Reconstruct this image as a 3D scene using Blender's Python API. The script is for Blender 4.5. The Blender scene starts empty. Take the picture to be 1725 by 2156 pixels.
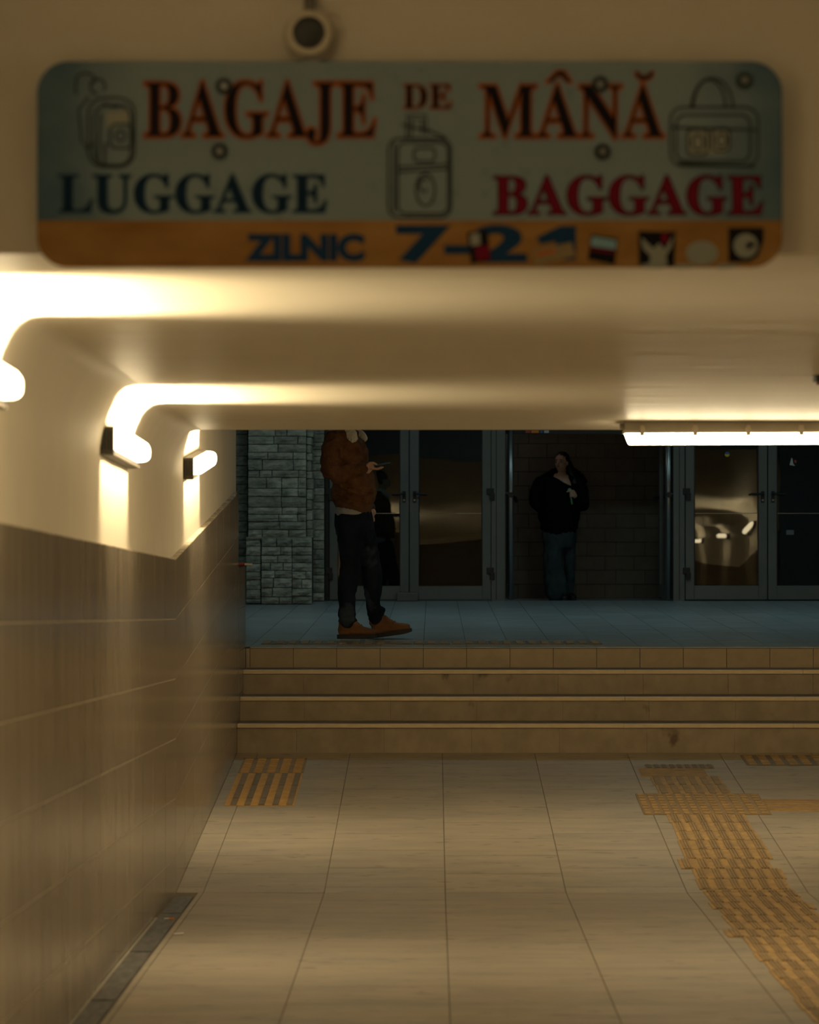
import bpy, bmesh, math, random
from mathutils import Vector, Matrix, noise
random.seed(7)
scene = bpy.context.scene
COL = scene.collection

# ------------------------------------------------------------------ camera
F, CX, CY, ZC = 4650.0, 912.0, 1078.0, 2.052          # focal length and axis in pixels of 1725x2156; eye height
cam = bpy.data.cameras.new('camera')
cam.sensor_fit = 'VERTICAL'; cam.sensor_height = 36.0; cam.sensor_width = 24.0
cam.lens = F / 2156.0 * 36.0
cam.shift_x = -(CX - 862.5) / 2156.0
cam.dof.use_dof = True; cam.dof.focus_distance = 16.6; cam.dof.aperture_fstop = 2.6
cam_o = bpy.data.objects.new('camera', cam); COL.objects.link(cam_o)
cam_o.location = (0, 0, ZC); cam_o.rotation_euler = (math.radians(90), 0, 0)
scene.camera = cam_o

# ------------------------------------------------------------------ world, exposure
w = bpy.data.worlds.new('world'); scene.world = w; w.use_nodes = True
w.node_tree.nodes['Background'].inputs[0].default_value = (0.35, 0.6, 0.75, 1)
w.node_tree.nodes['Background'].inputs[1].default_value = 0.004
scene.view_settings.view_transform = 'Standard'
scene.view_settings.look = 'None'
scene.view_settings.exposure = 0.0
scene.view_settings.gamma = 1.0
scene.view_settings.use_curve_mapping = False
try:
    scene.cycles.use_denoising = True
    scene.cycles.max_bounces = 8
    scene.cycles.sample_clamp_indirect = 4.0
    scene.cycles.caustics_reflective = False
    scene.cycles.caustics_refractive = False
except Exception:
    pass

# light levels (lamps are built further down with these)
WARM = (1.0, 0.79, 0.46)
LENS = 8.5            # emission of the wall-lamp lenses
SLOT = 46.0            # slit of light each wall lamp throws up and down
TUBE = 21.0            # ceiling batten lens
HALL = 11.0            # hall ceiling panels, watts
COOL = (0.60, 0.90, 0.88)

# ------------------------------------------------------------------ helpers
def at(px, py, Y):
    return Vector(((px - CX) / F * Y, Y, ZC - (py - CY) / F * Y))

YV = 11.9              # valley where the ramp down meets the ramp up
YS = [15.62, 15.87, 16.12, 16.37]
ZS = [0.349, 0.554, 0.724, 0.899, 1.052]
M_NEAR, M_FAR = 0.03, 0.349 / (15.62 - 11.9)
X0, X1 = -1.387, 4.75
def floor_z(Y):
    return M_NEAR * (YV - Y) if Y < YV else M_FAR * (Y - YV)
def ceil_z(Y):
    return 2.495 + (0.04 * (YV - Y) if Y < YV else 0.20 * (Y - YV))
def hall_z(Y):
    return 1.052 + 0.0105 * (Y - 16.37)
def tile_top(Y):
    return 1.796 + (0.046 * (YV - Y) if Y < YV else 0.102 * (Y - YV))
def on_floor(px, py):
    for a, b in ((5.0, YV), (YV, 15.6)):
        s0 = floor_z(a); s1 = floor_z(b); m = (s1 - s0) / (b - a); k = (py - CY) / F
        Y = (ZC - s0 + m * a) / (k + m)
        if a - 0.01 <= Y <= b + 0.01:
            return Vector(((px - CX) / F * Y, Y, floor_z(Y)))
    return Vector(((px - CX) / F * 12, 12, 0))

def tag(o, label=None, cat=None, group=None, kind=None):
    if label: o['label'] = label
    if cat: o['category'] = cat
    if group: o['group'] = group
    if kind: o['kind'] = kind
    return o
def put(o, parent=None):
    COL.objects.link(o)
    if parent is not None:
        o.parent = parent
        if parent.type == 'EMPTY':
            o.matrix_parent_inverse = Matrix.Translation(-Vector(parent.location))
    return o
def empty(name, loc, label=None, cat=None, group=None, kind=None):
    o = bpy.data.objects.new(name, None); o.empty_display_size = 0.1
    o.location = loc; COL.objects.link(o)
    return tag(o, label, cat, group, kind)
def mesh_of(bm, name, mats, smooth=False):
    me = bpy.data.meshes.new(name)
    bmesh.ops.recalc_face_normals(bm, faces=bm.faces)
    bm.to_mesh(me); bm.free()
    for m in (mats if isinstance(mats, (list, tuple)) else [mats]): me.materials.append(m)
    if smooth:
        for p in me.polygons: p.use_smooth = True
    return me
def obj(name, bm, mats, parent=None, smooth=False):
    return put(bpy.data.objects.new(name, mesh_of(bm, name, mats, smooth)), parent)
def box(bm, x0, x1, y0, y1, z0, z1, bev=0.0):
    vs = [bm.verts.new((x, y, z)) for z in (z0, z1) for y in (y0, y1) for x in (x0, x1)]
    fs = [bm.faces.new([vs[i] for i in f]) for f in ((0, 1, 3, 2), (4, 6, 7, 5), (0, 4, 5, 1), (2, 3, 7, 6), (0, 2, 6, 4), (1, 5, 7, 3))]
    if bev:
        es = list({e for f in fs for e in f.edges})
        bmesh.ops.bevel(bm, geom=es, offset=bev, segments=2, affect='EDGES', profile=0.5)
    return vs
def B(*a, **k):
    bm = bmesh.new(); box(bm, *a, **k); return bm
def quad(bm, *pts):
    return bm.faces.new([bm.verts.new(p) for p in pts])
def prism(bm, poly, axis, a, b):
    """poly: 2D outline; extruded along axis ('x','y','z') from a to b"""
    def mk(p, t):
        return {'x': (t, p[0], p[1]), 'y': (p[0], t, p[1]), 'z': (p[0], p[1], t)}[axis]
    A = [bm.verts.new(mk(p, a)) for p in poly]; C = [bm.verts.new(mk(p, b)) for p in poly]
    n = len(poly)
    bm.faces.new(A); bm.faces.new(C[::-1])
    for i in range(n):
        bm.faces.new((A[i], C[i], C[(i + 1) % n], A[(i + 1) % n]))
    return A + C
def cyl(bm, c, axis, r, h, seg=20, r2=None):
    r2 = r if r2 is None else r2
    q = Vector(axis).normalized().to_track_quat('Z', 'Y').to_matrix().to_4x4()
    bmesh.ops.create_cone(bm, cap_ends=True, segments=seg, radius1=r, radius2=r2, depth=h,
                          matrix=Matrix.Translation(c) @ q)
def sph(bm, c, r, s=(1, 1, 1), u=14, v=10, rot=None):
    m = Matrix.Translation(c)
    if rot is not None: m = m @ rot
    bmesh.ops.create_uvsphere(bm, u_segments=u, v_segments=v, radius=r, matrix=m @ Matrix.Diagonal((s[0], s[1], s[2], 1)))
def tube(bm, pts, rad, ref=(0, 1, 0), seg=14):
    """closed loft along pts; rad item = r or (along ref, across)"""
    pts = [Vector(p) for p in pts]; ref = Vector(ref); n = len(pts); rings = []
    P = []; R = []
    for i, p in enumerate(pts):
        r = rad[i] if isinstance(rad[i], (tuple, list)) else (rad[i], rad[i])
        P.append(p); R.append(r)
    t0 = (P[0] - P[1]).normalized(); t1 = (P[-1] - P[-2]).normalized()
    def cap(p, r, t):
        m = min(r)
        return [(p + t * m * 0.45, (r[0] * 0.8, r[1] * 0.8)), (p + t * m * 0.7, (r[0] * 0.42, r[1] * 0.42))]
    st = cap(P[0], R[0], t0)[::-1]; en = cap(P[-1], R[-1], t1)
    L = st + list(zip(P, R)) + en
    for i, (p, r) in enumerate(L):
        a = L[max(0, i - 1)][0]; b = L[min(len(L) - 1, i + 1)][0]
        t = (b - a).normalized()
        u = ref - t * ref.dot(t)
        if u.length < 1e-4: u = t.orthogonal()
        u.normalize(); v = t.cross(u)
        rings.append([bm.verts.new(p + u * (math.cos(2 * math.pi * k / seg) * r[0]) + v * (math.sin(2 * math.pi * k / seg) * r[1])) for k in range(seg)])
    for a, b in zip(rings, rings[1:]):
        for k in range(seg):
            bm.faces.new((a[k], a[(k + 1) % seg], b[(k + 1) % seg], b[k]))
    bm.faces.new(rings[0][::-1]); bm.faces.new(rings[-1])
def fused(name, bm, mat, parent, voxel=0.01, smooth=4, wrinkle=0.0, wscale=9.0, wstretch=(1, 1, 1)):
    """unite overlapping closed shapes into one continuous skin"""
    me = mesh_of(bm, name, mat)
    o = bpy.data.objects.new('tmp', me); COL.objects.link(o)
    r = o.modifiers.new('r', 'REMESH'); r.mode = 'VOXEL'; r.voxel_size = voxel
    if smooth:
        s = o.modifiers.new('s', 'SMOOTH'); s.factor = 0.5; s.iterations = smooth
    dg = bpy.context.evaluated_depsgraph_get(); dg.update()
    m2 = bpy.data.meshes.new_from_object(o.evaluated_get(dg))
    bpy.data.objects.remove(o); bpy.data.meshes.remove(me)
    m2.name = name
    m2.materials.clear(); m2.materials.append(mat)
    if wrinkle:
        nv = [v.normal.copy() for v in m2.vertices]
        for v, nn in zip(m2.vertices, nv):
            c = v.co
            q = Vector((c.x * wscale * wstretch[0], c.y * wscale * wstretch[1], c.z * wscale * wstretch[2]))
            d = 1 - abs(noise.noise(q)) * 2.2 + 0.5 * noise.noise(q * 2.3)
            v.co = c + nn * (d - 0.6) * wrinkle
    for p in m2.polygons: p.use_smooth = True
    return put(bpy.data.objects.new(name, m2), parent)
def inst(name, me, parent, loc=None, rot=None, scale=None):
    o = bpy.data.objects.new(name, me)
    put(o, parent)
    if loc is not None: o.location = loc
    if rot is not None: o.rotation_euler = rot
    if scale is not None: o.scale = scale
    return o

# ------------------------------------------------------------------ materials
def mat(name, col, rough=0.6, metal=0.0, var=0.0, nscale=6.0, stretch=(1, 1, 1), detail=4.0, col2=None, obj_var=0.0,
        bump=0.0, bscale=None, coat=0.0, spec=0.5, spots=None):
    m = bpy.data.materials.new(name); m.use_nodes = True
    nt = m.node_tree; N = nt.nodes; L = nt.links
    b = N['Principled BSDF']
    b.inputs['Roughness'].default_value = rough; b.inputs['Metallic'].default_value = metal
    b.inputs['Specular IOR Level'].default_value = spec
    if coat: b.inputs['Coat Weight'].default_value = coat
    out = None
    base = N.new('ShaderNodeRGB'); base.outputs[0].default_value = (*col, 1); out = base.outputs[0]
    if var or col2 or bump or spots:
        g = N.new('ShaderNodeNewGeometry')
        mp = N.new('ShaderNodeMapping'); mp.inputs['Scale'].default_value = stretch
        L.new(g.outputs['Position'], mp.inputs['Vector'])
    if var or col2:
        n = N.new('ShaderNodeTexNoise'); n.inputs['Scale'].default_value = nscale; n.inputs['Detail'].default_value = detail
        n.inputs['Roughness'].default_value = 0.6
        L.new(mp.outputs[0], n.inputs['Vector'])
        r = N.new('ShaderNodeMapRange'); r.inputs['From Min'].default_value = 0.32; r.inputs['From Max'].default_value = 0.68
        L.new(n.outputs['Fac'], r.inputs['Value'])
        x = N.new('ShaderNodeMix'); x.data_type = 'RGBA'
        c2 = col2 if col2 else tuple(c * (1 - var) for c in col)
        L.new(r.outputs[0], x.inputs['Factor']); x.inputs['A'].default_value = (*c2, 1); L.new(out, x.inputs['B'])
        out = x.outputs['Result']
    if spots:
        n2 = N.new('ShaderNodeTexNoise'); n2.inputs['Scale'].default_value = spots[0]; n2.inputs['Detail'].default_value = 3
        L.new(mp.outputs[0], n2.inputs['Vector'])
        r2 = N.new('ShaderNodeMapRange'); r2.inputs['From Min'].default_value = spots[1]; r2.inputs['From Max'].default_value = spots[1] + 0.08
        L.new(n2.outputs['Fac'], r2.inputs['Value'])
        x2 = N.new('ShaderNodeMix'); x2.data_type = 'RGBA'
        L.new(r2.outputs[0], x2.inputs['Factor']); L.new(out, x2.inputs['A']); x2.inputs['B'].default_value = (*spots[2], 1)
        out = x2.outputs['Result']
    if obj_var:
        oi = N.new('ShaderNodeObjectInfo')
        r3 = N.new('ShaderNodeMapRange'); r3.inputs['To Min'].default_value = 1 - obj_var; r3.inputs['To Max'].default_value = 1 + obj_var
        L.new(oi.outputs['Random'], r3.inputs['Value'])
        h = N.new('ShaderNodeHueSaturation'); L.new(r3.outputs[0], h.inputs['Value']); L.new(out, h.inputs['Color'])
        out = h.outputs['Color']
    L.new(out, b.inputs['Base Color'])
    if bump:
        n3 = N.new('ShaderNodeTexNoise'); n3.inputs['Scale'].default_value = bscale or nscale * 3; n3.inputs['Detail'].default_value = 3
        L.new(mp.outputs[0], n3.inputs['Vector'])
        bp = N.new('ShaderNodeBump'); bp.inputs['Strength'].default_value = bump; bp.inputs['Distance'].default_value = 0.02
        L.new(n3.outputs['Fac'], bp.inputs['Height']); L.new(bp.outputs[0], b.inputs['Normal'])
    return m
def emit(name, col, s):
    m = bpy.data.materials.new(name); m.use_nodes = True
    nt = m.node_tree; nt.nodes.clear()
    e = nt.nodes.new('ShaderNodeEmission'); e.inputs[0].default_value = (*col, 1); e.inputs[1].default_value = s
    o = nt.nodes.new('ShaderNodeOutputMaterial'); nt.links.new(e.outputs[0], o.inputs[0])
    return m

M_PLASTER = mat('cream_plaster', (0.74, 0.68, 0.56), 0.55, var=0.06, nscale=2.5, bump=0.10, bscale=3.0, stretch=(0.6, 2.2, 1))
M_CEIL = mat('ceiling_paint', (0.74, 0.68, 0.56), 0.42, var=0.05, nscale=2.0, bump=0.38, bscale=2.2, stretch=(0.45, 3.0, 1))
M_BULK = mat('bulkhead_paint', (0.54, 0.49, 0.41), 0.6, var=0.08, nscale=3)
M_FTILE = mat('floor_stone', (0.36, 0.305, 0.225), 0.46, nscale=2.2, stretch=(0.9, 4.0, 1), col2=(0.265, 0.235, 0.185), obj_var=0.035,
              detail=9.0, spots=(8.0, 0.63, (0.17, 0.15, 0.115)), bump=0.05, bscale=20)
M_FGROUT = mat('floor_joint', (0.17, 0.14, 0.10), 0.8, var=0.3)
M_WTILE = mat('wall_tile_glaze', (0.30, 0.25, 0.185), 0.20, var=0.24, nscale=3.0, stretch=(1, 4.0, 0.3), obj_var=0.05, bump=0.035, bscale=5, spec=0.6)
M_WGROUT = mat('wall_joint', (0.42, 0.36, 0.27), 0.6)
M_LEDGE = mat('ledge_mortar', (0.60, 0.54, 0.42), 0.7, col2=(0.20, 0.16, 0.11), nscale=14, bump=0.4, bscale=40)
M_RISER = mat('riser_stone', (0.37, 0.31, 0.225), 0.6, nscale=9, col2=(0.28, 0.235, 0.17), obj_var=0.05, stretch=(0.8, 1, 0.6),
              spots=(7.0, 0.69, (0.13, 0.095, 0.06)))
M_NOSE = mat('nosing_stone', (0.80, 0.66, 0.45), 0.45, var=0.12, nscale=14)
M_TREAD = mat('tread_stone', (0.15, 0.14, 0.125), 0.55, var=0.2, nscale=8)
M_TOPTILE = mat('top_riser_tile', (0.43, 0.355, 0.25), 0.5, var=0.12, nscale=10, obj_var=0.06)
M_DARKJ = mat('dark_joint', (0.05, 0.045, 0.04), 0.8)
M_HTILE = mat('hall_tile', (0.39, 0.43, 0.45), 0.28, nscale=2.4, stretch=(1.0, 5.0, 1), col2=(0.27, 0.30, 0.32), obj_var=0.07, bump=0.04, bscale=7)
M_HGROUT = mat('hall_joint', (0.07, 0.075, 0.08), 0.8)
M_HWALL = mat('hall_plaster', (0.50, 0.50, 0.48), 0.7, var=0.1)
M_STONE = mat('rough_stone', (0.52, 0.495, 0.41), 0.85, nscale=13, col2=(0.23, 0.23, 0.195), obj_var=0.26, bump=0.7, bscale=26, stretch=(0.7, 1, 1.6))
M_STONEJ = mat('stone_joint', (0.08, 0.085, 0.08), 0.9)
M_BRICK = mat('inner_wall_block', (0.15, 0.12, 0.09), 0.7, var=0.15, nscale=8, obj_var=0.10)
M_ALU = mat('grey_aluminium', (0.135, 0.155, 0.16), 0.42, 0.3, var=0.08, nscale=5)
M_ALUD = mat('dark_metal', (0.012, 0.013, 0.014), 0.5)
M_STEEL = mat('brushed_steel', (0.32, 0.33, 0.34), 0.3, 0.9)
M_LAMPB = mat('lamp_base', (0.13, 0.115, 0.095), 0.55, var=0.5, nscale=60)
M_BATTEN = mat('batten_housing', (0.42, 0.38, 0.31), 0.5, var=0.1, nscale=12)
M_CLIP = mat('batten_clip', (0.55, 0.48, 0.36), 0.45)
M_LENS = emit('lamp_lens', WARM, LENS)
M_TUBE = emit('batten_lens', (1.0, 0.80, 0.48), TUBE)
M_PANEL = emit('hall_light_panel', COOL, 1.5)
M_YELLOW = mat('yellow_rubber', (0.46, 0.29, 0.09), 0.6, nscale=16, col2=(0.28, 0.185, 0.085), spots=(22, 0.62, (0.22, 0.17, 0.11)), obj_var=0.07)
M_YBAR = mat('worn_rubber_bar', (0.33, 0.22, 0.10), 0.65, nscale=18, col2=(0.20, 0.15, 0.09), obj_var=0.10)
M_YBRIGHT = mat('bright_yellow_rubber', (0.56, 0.33, 0.075), 0.6, nscale=16, col2=(0.42, 0.24, 0.06))
M_YGREY = mat('greyed_rubber_bar', (0.20, 0.155, 0.10), 0.7, nscale=20, col2=(0.13, 0.105, 0.075), obj_var=0.08)
M_DRAIN = mat('drain_metal', (0.15, 0.14, 0.125), 0.5, 0.3, nscale=9, stretch=(4, 1, 1), col2=(0.065, 0.06, 0.055), spots=(3.5, 0.60, (0.13, 0.05, 0.02)))
M_DRAINL = mat('drain_edge', (0.42, 0.38, 0.30), 0.4, 0.3, var=0.3)
M_WHITEP = mat('white_paper', (0.75, 0.72, 0.66), 0.7)
M_ORANGE = mat('orange_filter', (0.75, 0.22, 0.03), 0.7)
M_RED = mat('red_plastic', (0.20, 0.02, 0.015), 0.4)
# sign
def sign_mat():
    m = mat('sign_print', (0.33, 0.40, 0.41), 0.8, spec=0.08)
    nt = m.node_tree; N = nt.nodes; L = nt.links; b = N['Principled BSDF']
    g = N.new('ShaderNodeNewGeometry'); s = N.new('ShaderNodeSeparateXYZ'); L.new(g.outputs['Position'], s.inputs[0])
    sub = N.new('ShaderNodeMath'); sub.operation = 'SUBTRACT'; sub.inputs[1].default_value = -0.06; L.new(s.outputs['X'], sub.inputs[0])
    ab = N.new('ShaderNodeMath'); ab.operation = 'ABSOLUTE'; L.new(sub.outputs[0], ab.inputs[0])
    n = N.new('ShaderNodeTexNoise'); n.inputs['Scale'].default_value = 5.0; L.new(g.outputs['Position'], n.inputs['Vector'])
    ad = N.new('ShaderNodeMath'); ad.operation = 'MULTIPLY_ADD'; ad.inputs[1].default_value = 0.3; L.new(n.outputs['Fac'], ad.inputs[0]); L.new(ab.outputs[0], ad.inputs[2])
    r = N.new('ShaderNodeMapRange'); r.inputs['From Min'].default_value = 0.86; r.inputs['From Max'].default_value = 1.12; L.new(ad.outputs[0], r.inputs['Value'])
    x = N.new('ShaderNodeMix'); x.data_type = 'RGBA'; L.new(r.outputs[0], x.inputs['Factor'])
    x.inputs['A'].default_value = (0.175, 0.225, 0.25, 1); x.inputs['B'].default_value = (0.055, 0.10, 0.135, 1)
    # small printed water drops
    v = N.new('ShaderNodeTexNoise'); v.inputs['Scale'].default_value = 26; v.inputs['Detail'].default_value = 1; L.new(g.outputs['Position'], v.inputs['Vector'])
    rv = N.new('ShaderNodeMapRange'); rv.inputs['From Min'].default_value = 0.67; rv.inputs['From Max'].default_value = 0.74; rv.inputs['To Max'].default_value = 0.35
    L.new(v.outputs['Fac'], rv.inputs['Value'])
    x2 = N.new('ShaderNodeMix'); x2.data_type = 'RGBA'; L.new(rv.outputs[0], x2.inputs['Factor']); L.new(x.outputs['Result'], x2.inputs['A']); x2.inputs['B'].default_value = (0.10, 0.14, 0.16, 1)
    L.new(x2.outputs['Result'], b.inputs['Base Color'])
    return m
M_SIGN = sign_mat()
M_SIGNO = mat('sign_orange_print', (0.29, 0.16, 0.052), 0.8, spec=0.1, nscale=4, stretch=(1, 1, 3), col2=(0.21, 0.105, 0.03))
M_TDARK = mat('ink_black', (0.010, 0.009, 0.012), 0.85, spec=0.06)
M_TORANGE = mat('ink_orange_rim', (0.36, 0.10, 0.025), 0.85, spec=0.06)
M_TNAVY = mat('ink_navy', (0.007, 0.020, 0.042), 0.85, spec=0.06)
M_TTEAL = mat('ink_teal_rim', (0.035, 0.085, 0.11), 0.85, spec=0.06)
M_TRED = mat('ink_red', (0.13, 0.006, 0.018), 0.85, spec=0.06)
M_TBLUE = mat('ink_blue', (0.010, 0.034, 0.085), 0.85, spec=0.06)
M_TGREY = mat('ink_grey_line', (0.03, 0.038, 0.038), 0.85, spec=0.06)
M_TPALE = mat('ink_pale', (0.24, 0.25, 0.22), 0.85, spec=0.06)
M_TTAN = mat('ink_tan', (0.24, 0.18, 0.09), 0.85, spec=0.06, col2=(0.20, 0.15, 0.09), nscale=40)
# people
M_SKIN = mat('skin', (0.60, 0.37, 0.27), 0.5, var=0.08, nscale=20)
M_SUEDE = mat('brown_suede', (0.150, 0.076, 0.040), 0.9, spec=0.1, nscale=14, col2=(0.085, 0.036, 0.016), bump=0.2, bscale=50)
M_SUEDE2 = mat('brown_knit_band', (0.105, 0.046, 0.020), 0.9, var=0.2, nscale=20)
M_FLEECE = mat('white_fleece', (0.78, 0.74, 0.64), 0.95, bump=0.8, bscale=60)
M_SHIRT = mat('grey_shirt', (0.40, 0.41, 0.43), 0.9, var=0.15, nscale=20)
M_DENIM = mat('dark_denim', (0.010, 0.017, 0.030), 0.9, spec=0.08, nscale=5, col2=(0.005, 0.008, 0.014), spots=(5.5, 0.60, (0.028, 0.042, 0.065)))
M_BOOT = mat('tan_suede_boot', (0.19, 0.085, 0.030), 0.85, nscale=20, col2=(0.13, 0.055, 0.02))
M_SOLE = mat('black_sole', (0.012, 0.013, 0.014), 0.7)
M_LACE = mat('boot_lace', (0.20, 0.13, 0.06), 0.9)
M_PHONE = mat('phone_body', (0.008, 0.008, 0.01), 0.2)
M_HAIRB = mat('brown_hair', (0.03, 0.018, 0.01), 0.6, bump=0.4, bscale=60)
M_HAIRK = mat('black_hair', (0.008, 0.007, 0.007), 0.5, bump=0.3, bscale=60)
M_BLACKJ = mat('black_jacket', (0.005, 0.005, 0.006), 0.9, spec=0.08, bump=0.2, bscale=12)
M_FUR = mat('black_fur', (0.005, 0.005, 0.006), 0.95, spec=0.05, bump=0.9, bscale=70)
M_JEANW = mat('grey_blue_jeans', (0.055, 0.078, 0.086), 0.9, spec=0.1, nscale=5, col2=(0.030, 0.043, 0.050))
M_EYE = mat('eye', (0.35, 0.33, 0.30), 0.2); M_IRIS = mat('iris', (0.02, 0.014, 0.01), 0.2)
M_LIP = mat('lips', (0.36, 0.14, 0.12), 0.5)
M_GREEN = mat('green_stem', (0.10, 0.42, 0.16), 0.5)
M_SHOEW = mat('black_shoe', (0.009, 0.008, 0.008), 0.5)

def glass_mat():
    m = bpy.data.materials.new('door_glass'); m.use_nodes = True
    nt = m.node_tree; N = nt.nodes; L = nt.links; N.clear()
    tr = N.new('ShaderNodeBsdfTransparent'); tr.inputs[0].default_value = (0.42, 0.48, 0.48, 1)
    gl = N.new('ShaderNodeBsdfGlossy'); gl.inputs['Roughness'].default_value = 0.012
    g = N.new('ShaderNodeNewGeometry'); n = N.new('ShaderNodeTexNoise'); n.inputs['Scale'].default_value = 2.3; n.inputs['Detail'].default_value = 0
    mp = N.new('ShaderNodeMapping'); mp.inputs['Scale'].default_value = (1.0, 1.0, 1.6)
    L.new(g.outputs['Position'], mp.inputs[0]); L.new(mp.outputs[0], n.inputs['Vector'])
    bp = N.new('ShaderNodeBump'); bp.inputs['Strength'].default_value = 1.0; bp.inputs['Distance'].default_value = 0.0011
    L.new(n.outputs['Fac'], bp.inputs['Height']); L.new(bp.outputs[0], gl.inputs['Normal'])
    fr = N.new('ShaderNodeFresnel'); fr.inputs[0].default_value = 1.62
    ml = N.new('ShaderNodeMath'); ml.operation = 'MULTIPLY'; ml.inputs[1].default_value = 1.4; ml.use_clamp = True
    L.new(fr.outputs[0], ml.inputs[0])
    mx = N.new('ShaderNodeMixShader'); L.new(ml.outputs[0], mx.inputs[0]); L.new(tr.outputs[0], mx.inputs[1]); L.new(gl.outputs[0], mx.inputs[2])
    o = N.new('ShaderNodeOutputMaterial'); L.new(mx.outputs[0], o.inputs[0])
    return m
M_GLASS = glass_mat()

def slot_light(name, loc, up, axis, length, width, power, col, parent):
    """narrow reflector light: wide across the passage, tight along the lamp (a photometric curve in the lamp's nodes)"""
    l = bpy.data.lights.new(name, 'AREA'); l.shape = 'RECTANGLE'; l.size = width; l.size_y = length
    l.energy = power; l.color = col
    l.use_nodes = True
    nt = l.node_tree; N = nt.nodes; L = nt.links
    e = N.get('Emission') or N.new('ShaderNodeEmission')
    g = N.new('ShaderNodeNewGeometry'); d = N.new('ShaderNodeVectorMath'); d.operation = 'DOT_PRODUCT'
    d.inputs[1].default_value = axis; L.new(g.outputs['Incoming'], d.inputs[0])
    a = N.new('ShaderNodeMath'); a.operation = 'ABSOLUTE'; L.new(d.outputs['Value'], a.inputs[0])
    r = N.new('ShaderNodeMapRange'); r.interpolation_type = 'SMOOTHSTEP'
    r.inputs['From Min'].default_value = 0.0; r.inputs['From Max'].default_value = 0.42
    r.inputs['To Min'].default_value = 1.0; r.inputs['To Max'].default_value = 0.0
    L.new(a.outputs[0], r.inputs['Value']); L.new(r.outputs[0], e.inputs['Strength'])
    o = bpy.data.objects.new(name, l); put(o, parent)
    # local -Z is the beam, local Y the lamp's length
    z = -Vector(up); y = Vector(axis).normalized(); z = (z - y * z.dot(y)).normalized(); x = y.cross(z)
    mtx = Matrix((x, y, z)).transposed().to_4x4(); mtx.translation = loc
    o.matrix_basis = mtx
    return o

# ------------------------------------------------------------------ passage floor
fl = bmesh.new()
def strip(bm, y0, y1, zf, x0, x1, dz=0.0):
    quad(bm, (x0, y0, zf(y0) + dz), (x1, y0, zf(y0) + dz), (x1, y1, zf(y1) + dz), (x0, y1, zf(y1) + dz))
YB = -3.0
strip(fl, YB, YV, lambda y: M_NEAR * (YV - y), X0 - 0.03, X1, -0.004)
strip(fl, YV, 15.64, lambda y: M_FAR * (y - YV), X0 - 0.03, X1, -0.004)
floor = tag(obj('floor', fl, M_FGROUT), 'stone tiled passage floor dipping to a valley before the steps', kind='structure')
TW, TD = 0.652, 0.405
tile_me = mesh_of(B(-0.5, 0.5, -0.5, 0.5, -0.010, 0.0), 'tile', M_FTILE)
def lay(x0, x1, y0, y1):
    if y1 - y0 < 0.02 or x1 - x0 < 0.02: return
    ym = (y0 + y1) / 2; near = ym < YV
    m = -M_NEAR if near else M_FAR
    inst('tile', tile_me, floor, ((x0 + x1) / 2, ym, floor_z(ym)), (math.atan(m), 0, 0), (x1 - x0 - 0.0045, y1 - y0 - 0.0016, 1))
cols = [(X0, -1.238)] + [(-1.238 + TW * k, -1.238 + TW * (k + 1)) for k in range(9)]
for ci, (xa, xb) in enumerate(cols):
    xb = min(xb, X1); off = 12.3 if ci % 2 else 12.02
    ys = sorted({round(off + TD * n, 4) for n in range(-20, 20)} | {YV, 15.62})
    ys = [y for y in ys if 5.0 <= y <= 15.62]
    for y0, y1 in zip(ys, ys[1:]):
        a = xa
        if ci == 0 and y1 < 11.95: a = -1.268
        lay(a, xb, y0, y1)
# bare slab behind the viewer
sl = bmesh.new(); strip(sl, YB, 5.0, lambda y: M_NEAR * (YV - y), X0, X1); obj('floor_slab', sl, M_FTILE, floor)

# drain along the foot of the left wall
dr = empty('drain_cover', (-1.33, 9.0, floor_z(9.0)), 'dark rusty metal drain strip along the foot of the tiled wall', 'drain')
bm = bmesh.new()
def slopebox(bm, x0, x1, y0, y1, zf, a, b):
    vs = box(bm, x0, x1, y0, y1, 0, 1)
    for v in vs: v.co.z = zf(v.co.y) + (b if v.co.z > 0.5 else a)
slopebox(bm, -1.372, -1.275, 5.0, 11.74, floor_z, -0.003, 0.003); obj('cover_plate', bm, M_DRAIN, dr)
bm = bmesh.new(); slopebox(bm, -1.384, -1.372, 5.0, 11.0, floor_z, -0.003, 0.006); obj('edge_bar', bm, M_DRAINL, dr)
for k in range(6):
    bm = bmesh.new(); y = 5.4 + k * 1.15; slopebox(bm, -1.372, -1.275, y, y + 0.012, floor_z, 0.002, 0.006); obj('cross_bar', bm, M_DRAIN, dr)
def butt(px, py, ang, label, dz=0.0):
    p = on_floor(px, py); p.z += 0.005 + dz
    e = empty('cigarette_butt', p, label, 'cigarette butt', 'cigarette butts by the drain')
    d = Vector((math.cos(ang), math.sin(ang), 0))
    bm = bmesh.new(); cyl(bm, p + d * 0.010, d, 0.0045, 0.025, 10); obj('filter', bm, M_ORANGE if dz else M_WHITEP, e)
    bm = bmesh.new(); cyl(bm, p - d * 0.014, d, 0.004, 0.022, 10); obj('paper', bm, M_WHITEP, e)
butt(357, 1939, 0.1, 'orange-tipped cigarette butt lying on the metal drain strip', 0.006)
butt(377, 1968, 0.3, 'pale cigarette butt on the stone floor beside the drain strip')

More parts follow.
